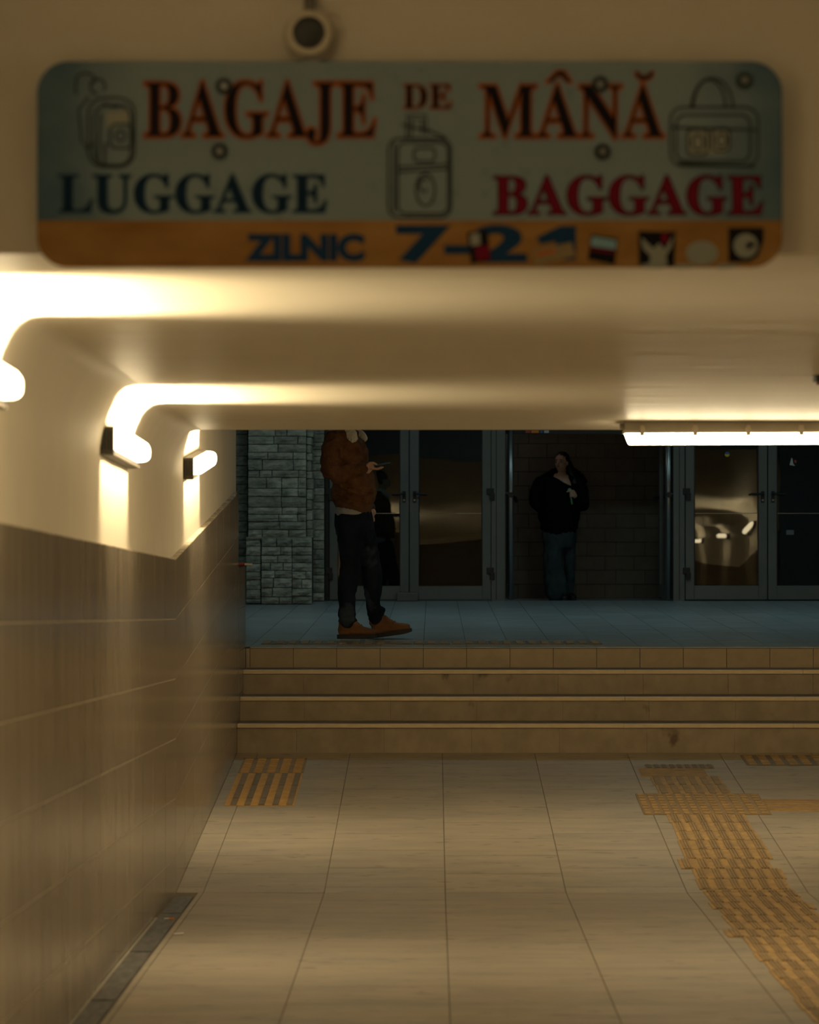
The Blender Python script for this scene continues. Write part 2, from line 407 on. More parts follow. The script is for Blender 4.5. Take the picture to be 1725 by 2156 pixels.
# ------------------------------------------------------------------ left and right passage walls
def wall(side):
    s = 1 if side == 'left' else -1
    def X(x):                     # mirror for the right wall
        return x if s == 1 else (X0 + X1) - x
    bm = bmesh.new()
    XP = -1.42
    prof = [(XP, 0), (XP, -0.27), (-1.408, -0.20), (-1.385, -0.12), (-1.355, -0.055), (-1.336, -0.030), (-1.310, -0.010), (-1.280, -0.002), (-1.25, 0.0)]
    secs = [5.86, YV, 15.9]
    rows = []
    for Y in secs:
        c = ceil_z(Y); row = []
        for i, p in enumerate(prof):
            z = (tile_top(Y) - 0.02) if i == 0 else c + p[1]
            row.append(bm.verts.new((X(p[0]), Y, z)))
        rows.append(row)
    for a, b in zip(rows, rows[1:]):
        for i in range(len(prof) - 1):
            bm.faces.new((a[i], b[i], b[i + 1], a[i + 1]))
    for f in bm.faces: f.smooth = True
    # end face at the hall and the plain wall beside the viewer
    zt = ceil_z(15.9)
    quad(bm, (X(XP), 15.9, 1.0), (X(XP), 15.9, zt), (X(XP - 0.3), 15.9, zt), (X(XP - 0.3), 15.9, 1.0))
    quad(bm, (X(XP), YB, 0), (X(XP), 5.86, 0), (X(XP), 5.86, 4.2), (X(XP), YB, 4.2))
    bmesh.ops.recalc_face_normals(bm, faces=bm.faces)
    me = bpy.data.meshes.new('wall_' + side); bm.to_mesh(me); bm.free(); me.materials.append(M_PLASTER)
    wl = put(bpy.data.objects.new('wall_' + side, me)); tag(wl, kind='structure')
    wl['label'] = 'cream plaster passage wall over glossy tiles, ' + side + ' side'
    # mortar bed of the tiling, its sloping top ledge
    bm = bmesh.new()
    for y0, y1 in ((4.0, YV), (YV, 15.75)):
        xs = sorted((X(-1.46), X(-1.3895)))
        vs = box(bm, xs[0], xs[1], y0, y1, -0.1, 1)
        for v in vs:
            if v.co.z > 0.5: v.co.z = tile_top(v.co.y) - 0.004
    obj('tile_bed', bm, M_WGROUT, wl)
    bm = bmesh.new()
    for y0, y1 in ((4.0, YV), (YV, 15.75)):
        xs = sorted((X(-1.43), X(-1.388)))
        vs = box(bm, xs[0], xs[1], y0, y1, 0, 1)
        for v in vs: v.co.z = tile_top(v.co.y) + (0.002 if v.co.z > 0.5 else -0.004)
    obj('ledge', bm, M_LEDGE, wl)
    # tiles, sheared to the ramp
    W, H = 0.45, 0.322
    def tile_mesh(m):
        b = bmesh.new()
        xs = sorted((X(-1.396), X(-1.387)))
        vs = box(b, xs[0] - X(-1.387), xs[1] - X(-1.387), 0.0028, W - 0.0028, 0, 1)
        for v in vs: v.co.z = (-0.0028 if v.co.z > 0.5 else -(H - 0.0028)) + m * v.co.y
        return mesh_of(b, 'tile', M_WTILE)
    mA, mB = tile_mesh(-0.046), tile_mesh(0.102)
    for r in range(6):
        for k in range(16):
            y = YV - W * (k + 1)
            if y < 4.6: break
            if tile_top(y) - H * r < floor_z(y) - 0.01: continue
            inst('tile', mA, wl, (X(-1.387), y, tile_top(y) - H * r))
        y = YV
        k = 0
        while y < 15.74:
            wd = min(W, 15.75 - y)
            o = inst('tile', mB, wl, (X(-1.387), y, tile_top(y) - H * r)) if tile_top(y) - H * r > floor_z(y) - 0.02 else None
            if o and wd < W - 0.01: o.scale = (1, wd / W, 1)
            y += W
    return wl
wall_left = wall('left'); wall_right = wall('right')

# low tiled wall that carries on beside the top step
par = empty('trim_1', (-1.45, 16.0, 1.05), 'low tiled wall end beside the top step', kind='structure')
obj('core', B(-1.75, -1.3895, 15.751, 16.33, 0.3, 1.655), M_WGROUT, par)
pt = mesh_of(B(-0.004, 0.004, 0.002, 0.286, 0.002, 0.302), 'tile', M_WTILE)
for r in range(5):
    for k in range(2):
        inst('tile', pt, par, (-1.390, 15.752 + 0.289 * k, 1.664 - 0.304 * (r + 1)))
obj('coping', B(-1.75, -1.386, 15.751, 16.332, 1.655, 1.664), M_WTILE, par)
st = empty('stick', (-1.40, 15.95, 1.664), 'small dark red stick with bright white end lying on low tiled wall', 'stick')
bm = bmesh.new(); cyl(bm, (-1.408, 15.93, 1.676), (1, 0.0, -0.02), 0.0125, 0.10, 12); obj('grip', bm, M_RED, st)
bm = bmesh.new(); cyl(bm, (-1.332, 15.93, 1.6745), (1, 0, -0.03), 0.008, 0.056, 12); obj('white_tip', bm, M_WHITEP, st)

# ------------------------------------------------------------------ passage ceiling, bulkhead
bm = bmesh.new()
XA, XB = -1.25, X1 - 0.137
for y0, y1 in ((5.86, YV), (YV, 15.9)):
    strip(bm, y0, y1, lambda y: 2.495 + (0.04 * (YV - y) if y <= YV and y0 < YV else 0.20 * (y - YV)), XA, XB)
ceiling = tag(obj('ceiling', bm, M_CEIL), 'cream painted passage ceiling sloping down to a sharp edge', kind='structure')
bm = bmesh.new()
zb = ceil_z(5.86)
box(bm, -4.5, 7.5, 5.86, 6.0, zb, 4.2)
wall_front = tag(obj('wall_front', bm, M_BULK), 'beige bulkhead wall above the passage mouth, behind the sign', kind='structure')
bm = bmesh.new(); quad(bm, (X0 - 0.05, YB, 4.2), (X1 + 0.05, YB, 4.2), (X1 + 0.05, 6.0, 4.2), (X0 - 0.05, 6.0, 4.2))
tag(obj('ceiling', bm, M_BULK), 'beige ceiling over the passage mouth', kind='structure')
bm = bmesh.new(); quad(bm, (X0 - 0.05, YB, 0), (X1 + 0.05, YB, 0), (X1 + 0.05, YB, 4.2), (X0 - 0.05, YB, 4.2))
tag(obj('wall_back', bm, M_BULK), 'beige wall closing the passage behind the viewer', kind='structure')

# small dark fitting on the ceiling at the picture's right edge
p = Vector((1.578, 9.02, ceil_z(9.02)))
e = empty('ceiling_fitting', p, 'small dark round fitting on the passage ceiling at the picture edge', 'fitting')
bm = bmesh.new(); cyl(bm, p - Vector((0, 0, 0.012)), (0, 0, 1), 0.026, 0.03, 16); obj('cap', bm, M_ALUD, e)
bm = bmesh.new(); cyl(bm, p - Vector((0, 0, 0.032)), (0, 0, 1), 0.012, 0.014, 12); obj('button', bm, M_RED, e)

# ------------------------------------------------------------------ steps
steps = tag(empty('steps', (1.6, 15.6, 0.35)), 'four shallow tan stone steps spanning the passage', 'steps', kind='structure')
XS0, XS1 = -1.386, X1
for k in range(3):
    y = YS[k]; z0 = ZS[k] - 0.02; z1 = ZS[k + 1]
    n = 0; x = XS0; L0 = [0.42, 0.46, 0.44][k]
    first = True
    while x < XS1:
        ln = L0 if first else 0.62; first = False
        x2 = min(x + ln, XS1)
        obj('riser', B(x + 0.0008, x2 - 0.0008, y, y + 0.02, z0, z1 - 0.028), M_RISER, steps); x = x2
    x = XS0
    for j, x2 in enumerate(([-1.0 + 2.35, 2.55, XS1], [1.38, 2.6, XS1], [1.40, 2.7, XS1])[k]):
        obj('nosing', B(x + 0.0008, x2 - 0.0008, y - 0.012, y + 0.02, z1 - 0.028, z1, bev=0.003), M_NOSE, steps)
        obj('tread', B(x + 0.0008, x2 - 0.0008, y + 0.02, YS[k + 1] + 0.03, z1 - 0.028, z1 - 0.0005), M_TREAD, steps); x = x2
    obj('riser_core', B(XS0, XS1, y + 0.02, y + 0.06, z0, z1 - 0.03), M_DARKJ, steps)
y = YS[3]; z0 = ZS[3] - 0.01; z1 = ZS[4]
obj('riser_core', B(XS0, XS1, y + 0.006, y + 0.05, z0, z1 - 0.006), M_DARKJ, steps)
obj('tile', B(XS0, -1.3595, y, y + 0.01, z0, z1 - 0.012), M_TOPTILE, steps)
rt = mesh_of(B(0.002, 0.3193, 0, 0.01, 0, z1 - 0.013 - z0), 'tile', M_TOPTILE)
et = mesh_of(B(0.001, 0.3203, -0.004, 0.06, -0.009, 0.0), 'edge_tile', M_HTILE)
for k in range(19):
    x = -1.357 + 0.3213 * k
    inst('tile', rt, steps, (x, y, z0)); inst('edge_tile', et, steps, (x, y, z1))

# ------------------------------------------------------------------ tactile paving
def plane_matrix(Y):
    m = -M_NEAR if Y < YV else M_FAR
    return math.atan(m)
def tmat(name, x0, x1, y0, y1, label, group, tiles, bars, zf=floor_z, mat_base=M_YELLOW, mat_bar=M_YBAR, kind='bars', skew=0.0):
    """tiles: list of (x0,x1,y0,y1); bars made per tile"""
    yc = (y0 + y1) / 2
    root = empty(name, ((x0 + x1) / 2, yc, zf(yc)), label, 'tactile paving', group)
    for (a, b, c, d) in tiles:
        bm = bmesh.new(); slopebox(bm, a + 0.001, b - 0.001, c + 0.001, d - 0.001, zf, -0.001, 0.004)
        base = obj('tile', bm, mat_base, root)
        bm = bmesh.new(); bars(bm, a, b, c, d, zf); 
        o = obj('raised_bars', bm, mat_bar, root); o['kind'] = 'stuff'
    return root
def long_bars(n):
    def f(bm, a, b, c, d, zf):
        wq = (b - a) / n
        for i in range(n):
            slopebox(bm, a + wq * (i + 0.22), a + wq * (i + 0.78), c + 0.006, d - 0.006, zf, 0.003, 0.0075)
    return f
def cross_bars(n):
    def f(bm, a, b, c, d, zf):
        wq = (d - c) / n
        for i in range(n):
            slopebox(bm, a + 0.005, b - 0.005, c + wq * (i + 0.2), c + wq * (i + 0.8), zf, 0.003, 0.0075)
    return f
def bumps(nx, ny, fx=0.5):
    def f(bm, a, b, c, d, zf):
        wx = (b - a) / nx; wy = (d - c) / ny
        for i in range(nx):
            for j in range(ny):
                slopebox(bm, a + wx * (i + 0.5 - fx / 2), a + wx * (i + 0.5 + fx / 2), c + wy * (j + 0.2), c + wy * (j + 0.8), zf, 0.003, 0.008)
    return f
# left mat by the steps: one bumpy half, one ribbed half (the ribbed half in rows)
la = on_floor(472, 1697); lb = on_floor(651, 1600)
mx0, mx1 = la.x, on_floor(620, 1696).x
root = tmat('tactile_mat', mx0, mx1, la.y, 15.42, 'yellow ribbed and bumpy tactile mat beside the tiled wall before the steps', 'tactile paving on the passage floor',
     [(mx0, mx1, 14.92, 15.42)], bumps(5, 9, 0.62), mat_base=M_YBAR, mat_bar=M_YBRIGHT)
ys = [la.y, la.y + 0.20, la.y + 0.58, 14.92]
for c, d in zip(ys, ys[1:]):
    bm = bmesh.new(); slopebox(bm, mx0 + 0.001, mx1 - 0.001, c + 0.001, d - 0.001, floor_z, -0.001, 0.004); obj('tile', bm, M_YBRIGHT, root)
    for i in range(5):
        wq = (mx1 - mx0) / 5
        bm = bmesh.new(); slopebox(bm, mx0 + wq * (i + 0.42), mx0 + wq * (i + 0.86), c + 0.006, d - 0.006, floor_z, 0.003, 0.0075); obj('bar', bm, M_YGREY, root)
# crossing mat, two bumpy tiles
ca = on_floor(1330, 1716); cb = on_floor(1318, 1672)
cx0 = 1.31; cx1 = on_floor(1626, 1716).x; cm = on_floor(1477, 1714).x
tmat('tactile_mat', cx0, cx1, ca.y, cb.y, 'long bumpy yellow tactile mat crossing the guide strip', 'tactile paving on the passage floor',
     [(cx0, cm, ca.y, cb.y), (cm, cx1, ca.y, cb.y)], bumps(6, 8, 0.6), mat_base=M_YBAR, mat_bar=M_YELLOW)
# guide strip: ribbed rows toward the viewer, and the short piece behind the crossing
gx0, gx1 = 1.455, 1.945
rows = []
y = ca.y
while y > 7.2:
    rows.append((gx0 + random.uniform(-0.012, 0.012), gx1 + random.uniform(-0.012, 0.012), max(y - 0.22, 7.2), y)); y -= 0.22
for i, (a, b) in {5: (gx0 - 0.06, gx1 - 0.035), 10: (gx0 - 0.02, gx1 + 0.02), 14: (gx0 - 0.06, gx1 - 0.02)}.items():
    if i < len(rows): rows[i] = (a, b, rows[i][2], rows[i][3])
rr = []
for (a, b, c, d) in rows:
    if c < YV < d: rr += [(a, b, YV, d), (a, b, c, YV)]
    else: rr.append((a, b, c, d))
rr = [r for r in rr if r[3] - r[2] > 0.02]
gs = empty('guide_strip', ((gx0 + gx1) / 2, 10.0, floor_z(10.0)), 'long worn yellow ribbed guide strip running down the passage floor', 'tactile paving', 'tactile paving on the passage floor')
for (a, b, c, d) in rr:
    bm = bmesh.new(); slopebox(bm, a, b, c + 0.003, d - 0.003, floor_z, -0.001, 0.004); obj('tile', bm, M_YELLOW, gs)
    for i in range(6):
        wq = (b - a) / 6; j = random.uniform(-0.006, 0.006)
        bm = bmesh.new()
        for q in range(3):
            slopebox(bm, a + wq * (i + 0.25 + 0.20 * q) + j, a + wq * (i + 0.38 + 0.20 * q) + j, c + 0.006, d - 0.006, floor_z, 0.003, 0.0085)
        obj('bar', bm, M_YBAR, gs)
kb = on_floor(1400, 1636).y
gs2 = tmat('guide_strip', gx0, gx1, cb.y, kb, 'short ribbed yellow guide strip between two cross mats', 'tactile paving on the passage floor',
     [(gx0 + 0.01, gx1 - 0.01, cb.y, (cb.y + kb) / 2), (gx0, gx1 - 0.02, (cb.y + kb) / 2, kb)], long_bars(6))
tb = on_floor(1400, 1619).y
tmat('tactile_mat', 1.40, 1.85, kb, tb, 'small cross ribbed yellow mat at the guide strip end by the steps', 'tactile paving on the passage floor',
     [(1.40, 1.85, kb, tb)], cross_bars(5), mat_base=M_YBRIGHT)
tc = on_floor(1400, 1611).y
tmat('tactile_mat', 1.455, 1.925, tb, tc, 'thin grey worn ribbed strip nearest the bottom step', 'tactile paving on the passage floor',
     [(1.455, 1.925, tb, tc)], long_bars(9), mat_base=M_YBAR, mat_bar=M_YGREY)
ra, rb = on_floor(1650, 1708).y, on_floor(1650, 1684).y
tmat('guide_strip', cx1, 3.2, ra, rb, 'ribbed yellow guide strip leading off right from the bumpy mat', 'tactile paving on the passage floor',
     [(cx1, cx1 + 0.6, ra, rb), (cx1 + 0.6, 3.2, ra, rb)], cross_bars(6), mat_base=M_YBRIGHT)
ua, ub = on_floor(1600, 1612).y, on_floor(1600, 1591).y
ux0 = on_floor(1566, 1602).x
tmat('tactile_mat', ux0, 3.2, ua, ub, 'bumpy yellow tactile mat before the steps at the picture edge', 'tactile paving on the passage floor',
     [(ux0, ux0 + 0.47, ua, ub), (ux0 + 0.47, 3.2, ua, ub)], bumps(5, 6, 0.6), mat_base=M_YGREY, mat_bar=M_YELLOW)
# worn strip along the hall edge
hx0, hx1 = -1.30, 1.28
hs = empty('edge_strip', (0, 16.7, hall_z(16.7)), 'worn barred tactile strip along the hall edge above the steps', 'tactile paving')
nb = 26
for i in range(9):
    a = hx0 + (hx1 - hx0) * i / 9; b = hx0 + (hx1 - hx0) * (i + 1) / 9
    bm = bmesh.new(); slopebox(bm, a + 0.003, b - 0.003, 16.62, 16.95, hall_z, -0.001, 0.005); obj('tile', bm, M_YGREY, hs)
    for k in range(3):
        wq = (b - a) / 3
        bm = bmesh.new(); slopebox(bm, a + wq * (k + 0.2), a + wq * (k + 0.75), 16.63, 16.94, hall_z, 0.004, 0.011); obj('bar', bm, M_YBAR, hs)

# ------------------------------------------------------------------ upper hall shell
YD = 23.1
hb = bmesh.new(); strip(hb, 16.40, YD + 0.1, hall_z, -2.6, 8.0, -0.004)
hall_floor = tag(obj('floor', hb, M_HGROUT), 'grey tiled floor of the upper hall', kind='structure')
ht = mesh_of(B(-0.5, 0.5, -0.5, 0.5, -0.008, 0.0), 'tile', M_HTILE)
HW, HD = 0.3213, 0.63
for k in range(-3, 19):
    x = -1.357 + HW * k
    offs = 16.43 if k % 2 else 16.43 - HD / 2
    y = offs
    while y < YD:
        y0 = max(y, 16.43); y1 = min(y + HD, YD + 0.05)
        if y1 - y0 > 0.03:
            ym = (y0 + y1) / 2
            inst('tile', ht, hall_floor, (x + HW / 2, ym, hall_z(ym)), (math.atan(0.0105), 0, 0), (HW - 0.0045, y1 - y0 - 0.004, 1))
        y += HD
HZ = 4.6
bm = bmesh.new(); quad(bm, (-2.6, 15.9, 1.0), (-2.6, YD + 3, 1.0), (-2.6, YD + 3, HZ), (-2.6, 15.9, HZ))
hwl = tag(obj('wall_left', bm, M_HWALL), 'plain side wall of the upper hall', kind='structure')
bm = bmesh.new(); quad(bm, (8.0, 15.9, 0.9), (8.0, YD + 3, 0.9), (8.0, YD + 3, HZ), (8.0, 15.9, HZ))
tag(obj('wall_right', bm, M_HWALL), 'plain far side wall of the upper hall', kind='structure')
bm = bmesh.new(); quad(bm, (-2.6, 15.9, HZ), (8, 15.9, HZ), (8, YD + 3, HZ), (-2.6, YD + 3, HZ))
tag(obj('ceiling', bm, M_HWALL), 'plain ceiling of the upper hall', kind='structure')
bm = bmesh.new(); zt = ceil_z(15.9)
quad(bm, (-2.6, 15.92, zt), (8, 15.92, zt), (8, 15.92, HZ), (-2.6, 15.92, HZ))
quad(bm, (-2.6, 15.92, 1.0), (-1.42, 15.92, 1.0), (-1.42, 15.92, zt), (-2.6, 15.92, zt))
quad(bm, (X1 + 0.03, 15.92, 1.0), (8, 15.92, 1.0), (8, 15.92, zt), (X1 + 0.03, 15.92, zt))
tag(obj('wall_back', bm, M_HWALL), 'hall wall above the passage exit', kind='structure')
# hall ceiling light panels
for i, (x, y) in enumerate(((-0.9, 19.8), (2.2, 19.8), (5.3, 19.8))):
    e = empty('ceiling_panel', (x, y, HZ), ['square light panel on the hall ceiling over the stone pier', 'square light panel on the hall ceiling over the open doorway', 'square light panel on the hall ceiling at its far side'][i], 'ceiling light', 'hall ceiling light panels')
    obj('frame', B(x - 0.62, x + 0.62, y - 0.32, y + 0.32, HZ - 0.05, HZ - 0.001), M_ALU, e)
    obj('diffuser', B(x - 0.58, x + 0.58, y - 0.28, y + 0.28, HZ - 0.058, HZ - 0.05), M_PANEL, e)
    l = bpy.data.lights.new('panel_light', 'AREA'); l.shape = 'RECTANGLE'; l.size = 1.1; l.size_y = 0.5; l.energy = HALL; l.color = COOL
    lo = bpy.data.objects.new('panel_light', l); put(lo, e); lo.location = (x, y, HZ - 0.07)

e = empty('ceiling_panel', (0.6, 23.75, 3.4), 'unseen dim fill light added on the low ceiling inside the doors', 'ceiling light')  # unseen fill light, added to brighten the block wall and the woman
obj('frame', B(0.3, 0.9, 23.6, 23.9, 3.36, 3.399), M_ALU, e)
l = bpy.data.lights.new('panel_light', 'AREA'); l.shape = 'RECTANGLE'; l.size = 0.5; l.size_y = 0.2; l.energy = HALL * 0.14; l.color = (0.9, 0.9, 0.8)
lo = bpy.data.objects.new('panel_light', l); put(lo, e); lo.location = (0.6, 23.75, 3.35)

# ------------------------------------------------------------------ rough stone pier and stone returns
def stone_mesh(wd, h, d, seed):
    """block centred on its face, front toward -Y, uneven front"""
    rnd = random.Random(seed); bm = bmesh.new()
    nx, nz = 3, 2; g = 0.0035
    fr = {}
    for i in range(nx + 1):
        for j in range(nz + 1):
            ed = i in (0, nx) or j in (0, nz)
            x = -wd / 2 + g + (wd - 2 * g) * i / nx + (0 if i in (0, nx) else rnd.uniform(-0.01, 0.01)); z = -h / 2 + g + (h - 2 * g) * j / nz
            fr[i, j] = bm.verts.new((x + (rnd.uniform(-0.002, 0.002) if ed else 0), -d + (rnd.uniform(0.012, 0.022) if ed else rnd.uniform(-0.010, 0.010)), z))
    bk = {k: bm.verts.new((-wd / 2 + g + (wd - 2 * g) * (k[0] / nx), 0, -h / 2 + g + (h - 2 * g) * (k[1] / nz))) for k in fr if k[0] in (0, nx) or k[1] in (0, nz)}
    for i in range(nx):
        for j in range(nz):
            bm.faces.new((fr[i, j], fr[i + 1, j], fr[i + 1, j + 1], fr[i, j + 1]))
    ring = [(i, 0) for i in range(nx)] + [(nx, j) for j in range(nz)] + [(i, nz) for i in range(nx, 0, -1)] + [(0, j) for j in range(nz, 0, -1)]
    for a, b in zip(ring, ring[1:] + ring[:1]):
        bm.faces.new((fr[a], bk[a], bk[b], fr[b]))
    return mesh_of(bm, 'stone', M_STONE)
sid = [100]
def stone_wall(parent, px0, px1, py0, py1, Y, hrows, wmin, wmax, depth=0.05):
    s = F / Y; rnd = random.Random(sid[0]); py = py0
    while py < py1 - 3:
        h = rnd.choice(hrows); h = min(h, py1 - py)
        if py1 - (py + h) < 8: h = py1 - py
        px = px0
        while px < px1 - 2:
            wd = rnd.uniform(wmin, wmax); wd = min(wd, px1 - px)
            if px1 - (px + wd) < wmin * 0.7: wd = px1 - px
            sid[0] += 1
            c = at(px + wd / 2, py + h / 2, Y)
            inst('stone', stone_mesh(wd / s, h / s, depth + rnd.uniform(-0.012, 0.012), sid[0]), parent, (c.x, Y + depth, c.z))
            px += wd
        py += h
pier = tag(empty('stone_pier', (-1.55, 22.9, 1.12)), 'grey rough stone block pier left of the glass doors', 'pier')
def pbox(px0, px1, py0, py1, Y, d):
    a = at(px0, py1, Y); b = at(px1, py0, Y)
    return B(a.x, b.x, Y, Y + d, a.z, b.z)
TOPY = 700
obj('core', pbox(524, 644, TOPY, 1268, 22.55, 0.38), M_STONEJ, pier)
stone_wall(pier, 522, 645, TOPY, 1131, 22.48, (15, 17, 17, 23), 22, 72)
obj('plinth_core', pbox(519, 655, 1134, 1270, 22.42, 0.45), M_STONEJ, pier)
stone_wall(pier, 550, 615, 1133, 1272, 22.34, (16, 18, 20), 18, 45)
stone_wall(pier, 615, 657, 1133, 1272, 22.34, (16, 18, 20), 18, 42)
stone_wall(pier, 518, 549, 1133, 1271, 22.365, (17, 20), 28, 40)
obj('plinth_top', pbox(519, 655, 1131, 1134, 22.36, 0.2), M_STONE, pier)
# side stones of the pier's right flank
side = tag(empty('wall_front', (-1.2, 23.0, 1.12)), 'rough stone return wall between the pier and the doors', kind='structure')
obj('core', pbox(655, 682, TOPY, 1264, 23.06, 0.4), M_STONEJ, side)
stone_wall(side, 657, 683, TOPY, 1265, 23.0, (15, 18, 22), 26, 40)
side = tag(empty('wall_front', (-2.2, 23.0, 1.12)), 'dark rough stone wall left of the pier', kind='structure')
obj('core', pbox(380, 514, TOPY, 1268, 22.98, 0.4), M_STONEJ, side)
stone_wall(side, 440, 521, TOPY, 1268, 22.9, (17, 20, 23), 28, 60)
fk = mesh_of(B(0, 0.001, 0, 1, 0, 1), 'flank', M_STONE)
py = TOPY
while py < 1131:
    h = random.choice((16, 18, 22)); a = at(645, min(py + h, 1131), 22.5); b = at(645, py, 22.5)
    bm = B(a.x, a.x + 0.055 + random.uniform(-0.012, 0.015), 22.56, 22.92, a.z + 0.003, b.z - 0.003, bev=0.008); obj('stone', bm, M_STONE, pier, smooth=True); py += h

# ------------------------------------------------------------------ glass doors
def dx(px): return (px - CX) / F * YD
def dz(py): return ZC - (py - CY) / F * YD
ZB = hall_z(YD) + 0.012; ZTOP = 3.35
def leaf(n, px0, px1, g0, g1, label, tilt, yaw, hinge_px=None, handle_side=0):
    e = tag(empty('door_%d' % n, (dx((px0 + px1) / 2), YD, ZB)), label, kind='structure')
    x0, x1, a, b = dx(px0), dx(px1), dx(g0), dx(g1); zg = dz(1233); zt = 3.15
    obj('stile', B(x0, a, YD, YD + 0.06, ZB, ZTOP, bev=0.004), M_ALU, e)
    obj('stile', B(b, x1, YD, YD + 0.06, ZB, ZTOP, bev=0.004), M_ALU, e)
    obj('rail', B(a, b, YD + 0.002, YD + 0.058, ZB, zg, bev=0.004), M_ALU, e)
    obj('rail', B(a, b, YD + 0.002, YD + 0.058, zt, ZTOP, bev=0.004), M_ALU, e)
    obj('gasket', B(a, a + 0.009, YD + 0.001, YD + 0.05, zg, zt), M_ALUD, e)
    obj('gasket', B(b - 0.009, b, YD + 0.001, YD + 0.05, zg, zt), M_ALUD, e)
    # the pane sits slightly out of true, as the leaves hang
    bm = bmesh.new(); zc = (zg + zt) / 2; xc = (a + b) / 2
    vs = box(bm, a + 0.003, b - 0.003, YD + 0.026, YD + 0.034, zg, zt)
    for v in vs: v.co.y += (v.co.z - zc) * tilt + (v.co.x - xc) * yaw
    pn = obj('glass_pane', bm, M_GLASS, e)
    zl = dz(1081)
    obj('pane_strip', B(a + 0.01, b - 0.01, YD + 0.020, YD + 0.024, zl - 0.003, zl + 0.003), M_STEEL, e)  # thin pale strip across the pane
    if handle_side:
        hx = (b + x1) / 2 - 0.004 if handle_side > 0 else (x0 + a) / 2 + 0.004
        bm = bmesh.new(); box(bm, hx - 0.017, hx + 0.017, YD - 0.012, YD, dz(1058), dz(1034), bev=0.004)
        h = obj('handle_plate', bm, M_ALUD, e)
        bm = bmesh.new(); d = -1 if handle_side > 0 else 1
        tube(bm, [(hx, YD - 0.01, dz(1040)), (hx, YD - 0.05, dz(1040)), (hx + d * 0.02, YD - 0.055, dz(1040)), (hx + d * 0.125, YD - 0.055, dz(1040.5))], [0.012, 0.012, 0.0125, 0.010], ref=(0, 0, 1), seg=10)
        obj('handle', bm, M_ALUD, e, smooth=True)
        bm = bmesh.new(); cyl(bm, (hx, YD - 0.014, dz(1053)), (0, 1, 0), 0.010, 0.008, 12); obj('keyhole', bm, M_STEEL, e)
    if hinge_px:
        for py in (1040, 1207):
            hx = dx(hinge_px); bm = bmesh.new()
            box(bm, hx - 0.045, hx + 0.03, YD - 0.02, YD, dz(py + 2), dz(py - 12), bev=0.004); box(bm, hx - 0.012, hx + 0.038, YD - 0.03, YD, dz(py + 14), dz(py - 2), bev=0.006)
            obj('hinge', bm, M_ALUD, e)
    return e
leaf(1, 694, 861, 711, 843, 'grey aluminium glazed door leaf behind the man with the phone', 0.032, 0.003, 694, 1)
leaf(2, 863, 1034, 882, 1016, 'grey aluminium glazed door leaf right of the man with the phone', 0.0355, 0.0055, 1034, -1)
leaf(3, 1444, 1616, 1462, 1598, 'grey aluminium glazed door leaf below the long ceiling lamp, lever on its right', 0.0265, -0.002, 1447, 1)
leaf(4, 1618, 1790, 1636, 1772, 'grey aluminium glazed door leaf at the right picture edge, lever on its left', 0.0265, 0.0015, 1790, -1)
def post(n, px0, px1, label, y0=YD - 0.01, y1=YD + 0.07, m=M_ALU):
    t = tag(empty('trim_%d' % n, (dx((px0 + px1) / 2), YD, ZB)), label, kind='structure')
    obj('jamb', B(dx(px0), dx(px1), y0, y1, ZB - 0.02, ZTOP, bev=0.004), m, t); return t
t = post(2, 1035, 1064, 'grey aluminium jamb left of the open doorway')
obj('groove', B(dx(1044.5), dx(1046), YD - 0.0115, YD, ZB, ZTOP), M_ALUD, t)
t = post(3, 1418, 1442, 'grey aluminium jamb right of the open doorway')
obj('groove', B(dx(1430), dx(1431.5), YD - 0.0115, YD, ZB, ZTOP), M_ALUD, t)
post(4, 684, 693, 'dark jamb beside the stone pier', m=M_ALUD)
post(5, 1791, 1815, 'grey aluminium jamb beyond the last leaf')
hd = tag(empty('trim_6', (dx(1250), YD, ZTOP)), 'wall panel above the doors', kind='structure')
obj('transom', B(dx(684), 8.0, YD, YD + 0.08, ZTOP, HZ), M_HWALL, hd)
obj('side_panel', B(dx(1815), 8.0, YD, YD + 0.08, ZB - 0.05, ZTOP), M_HWALL, hd)
lt = tag(empty('trim_7', (dx(1243), YD, dz(913))), 'dark header over the open doorway', kind='structure')
obj('header', B(dx(1064), dx(1418), YD + 0.07, YD + 0.13, dz(913), ZTOP), M_ALUD, lt)
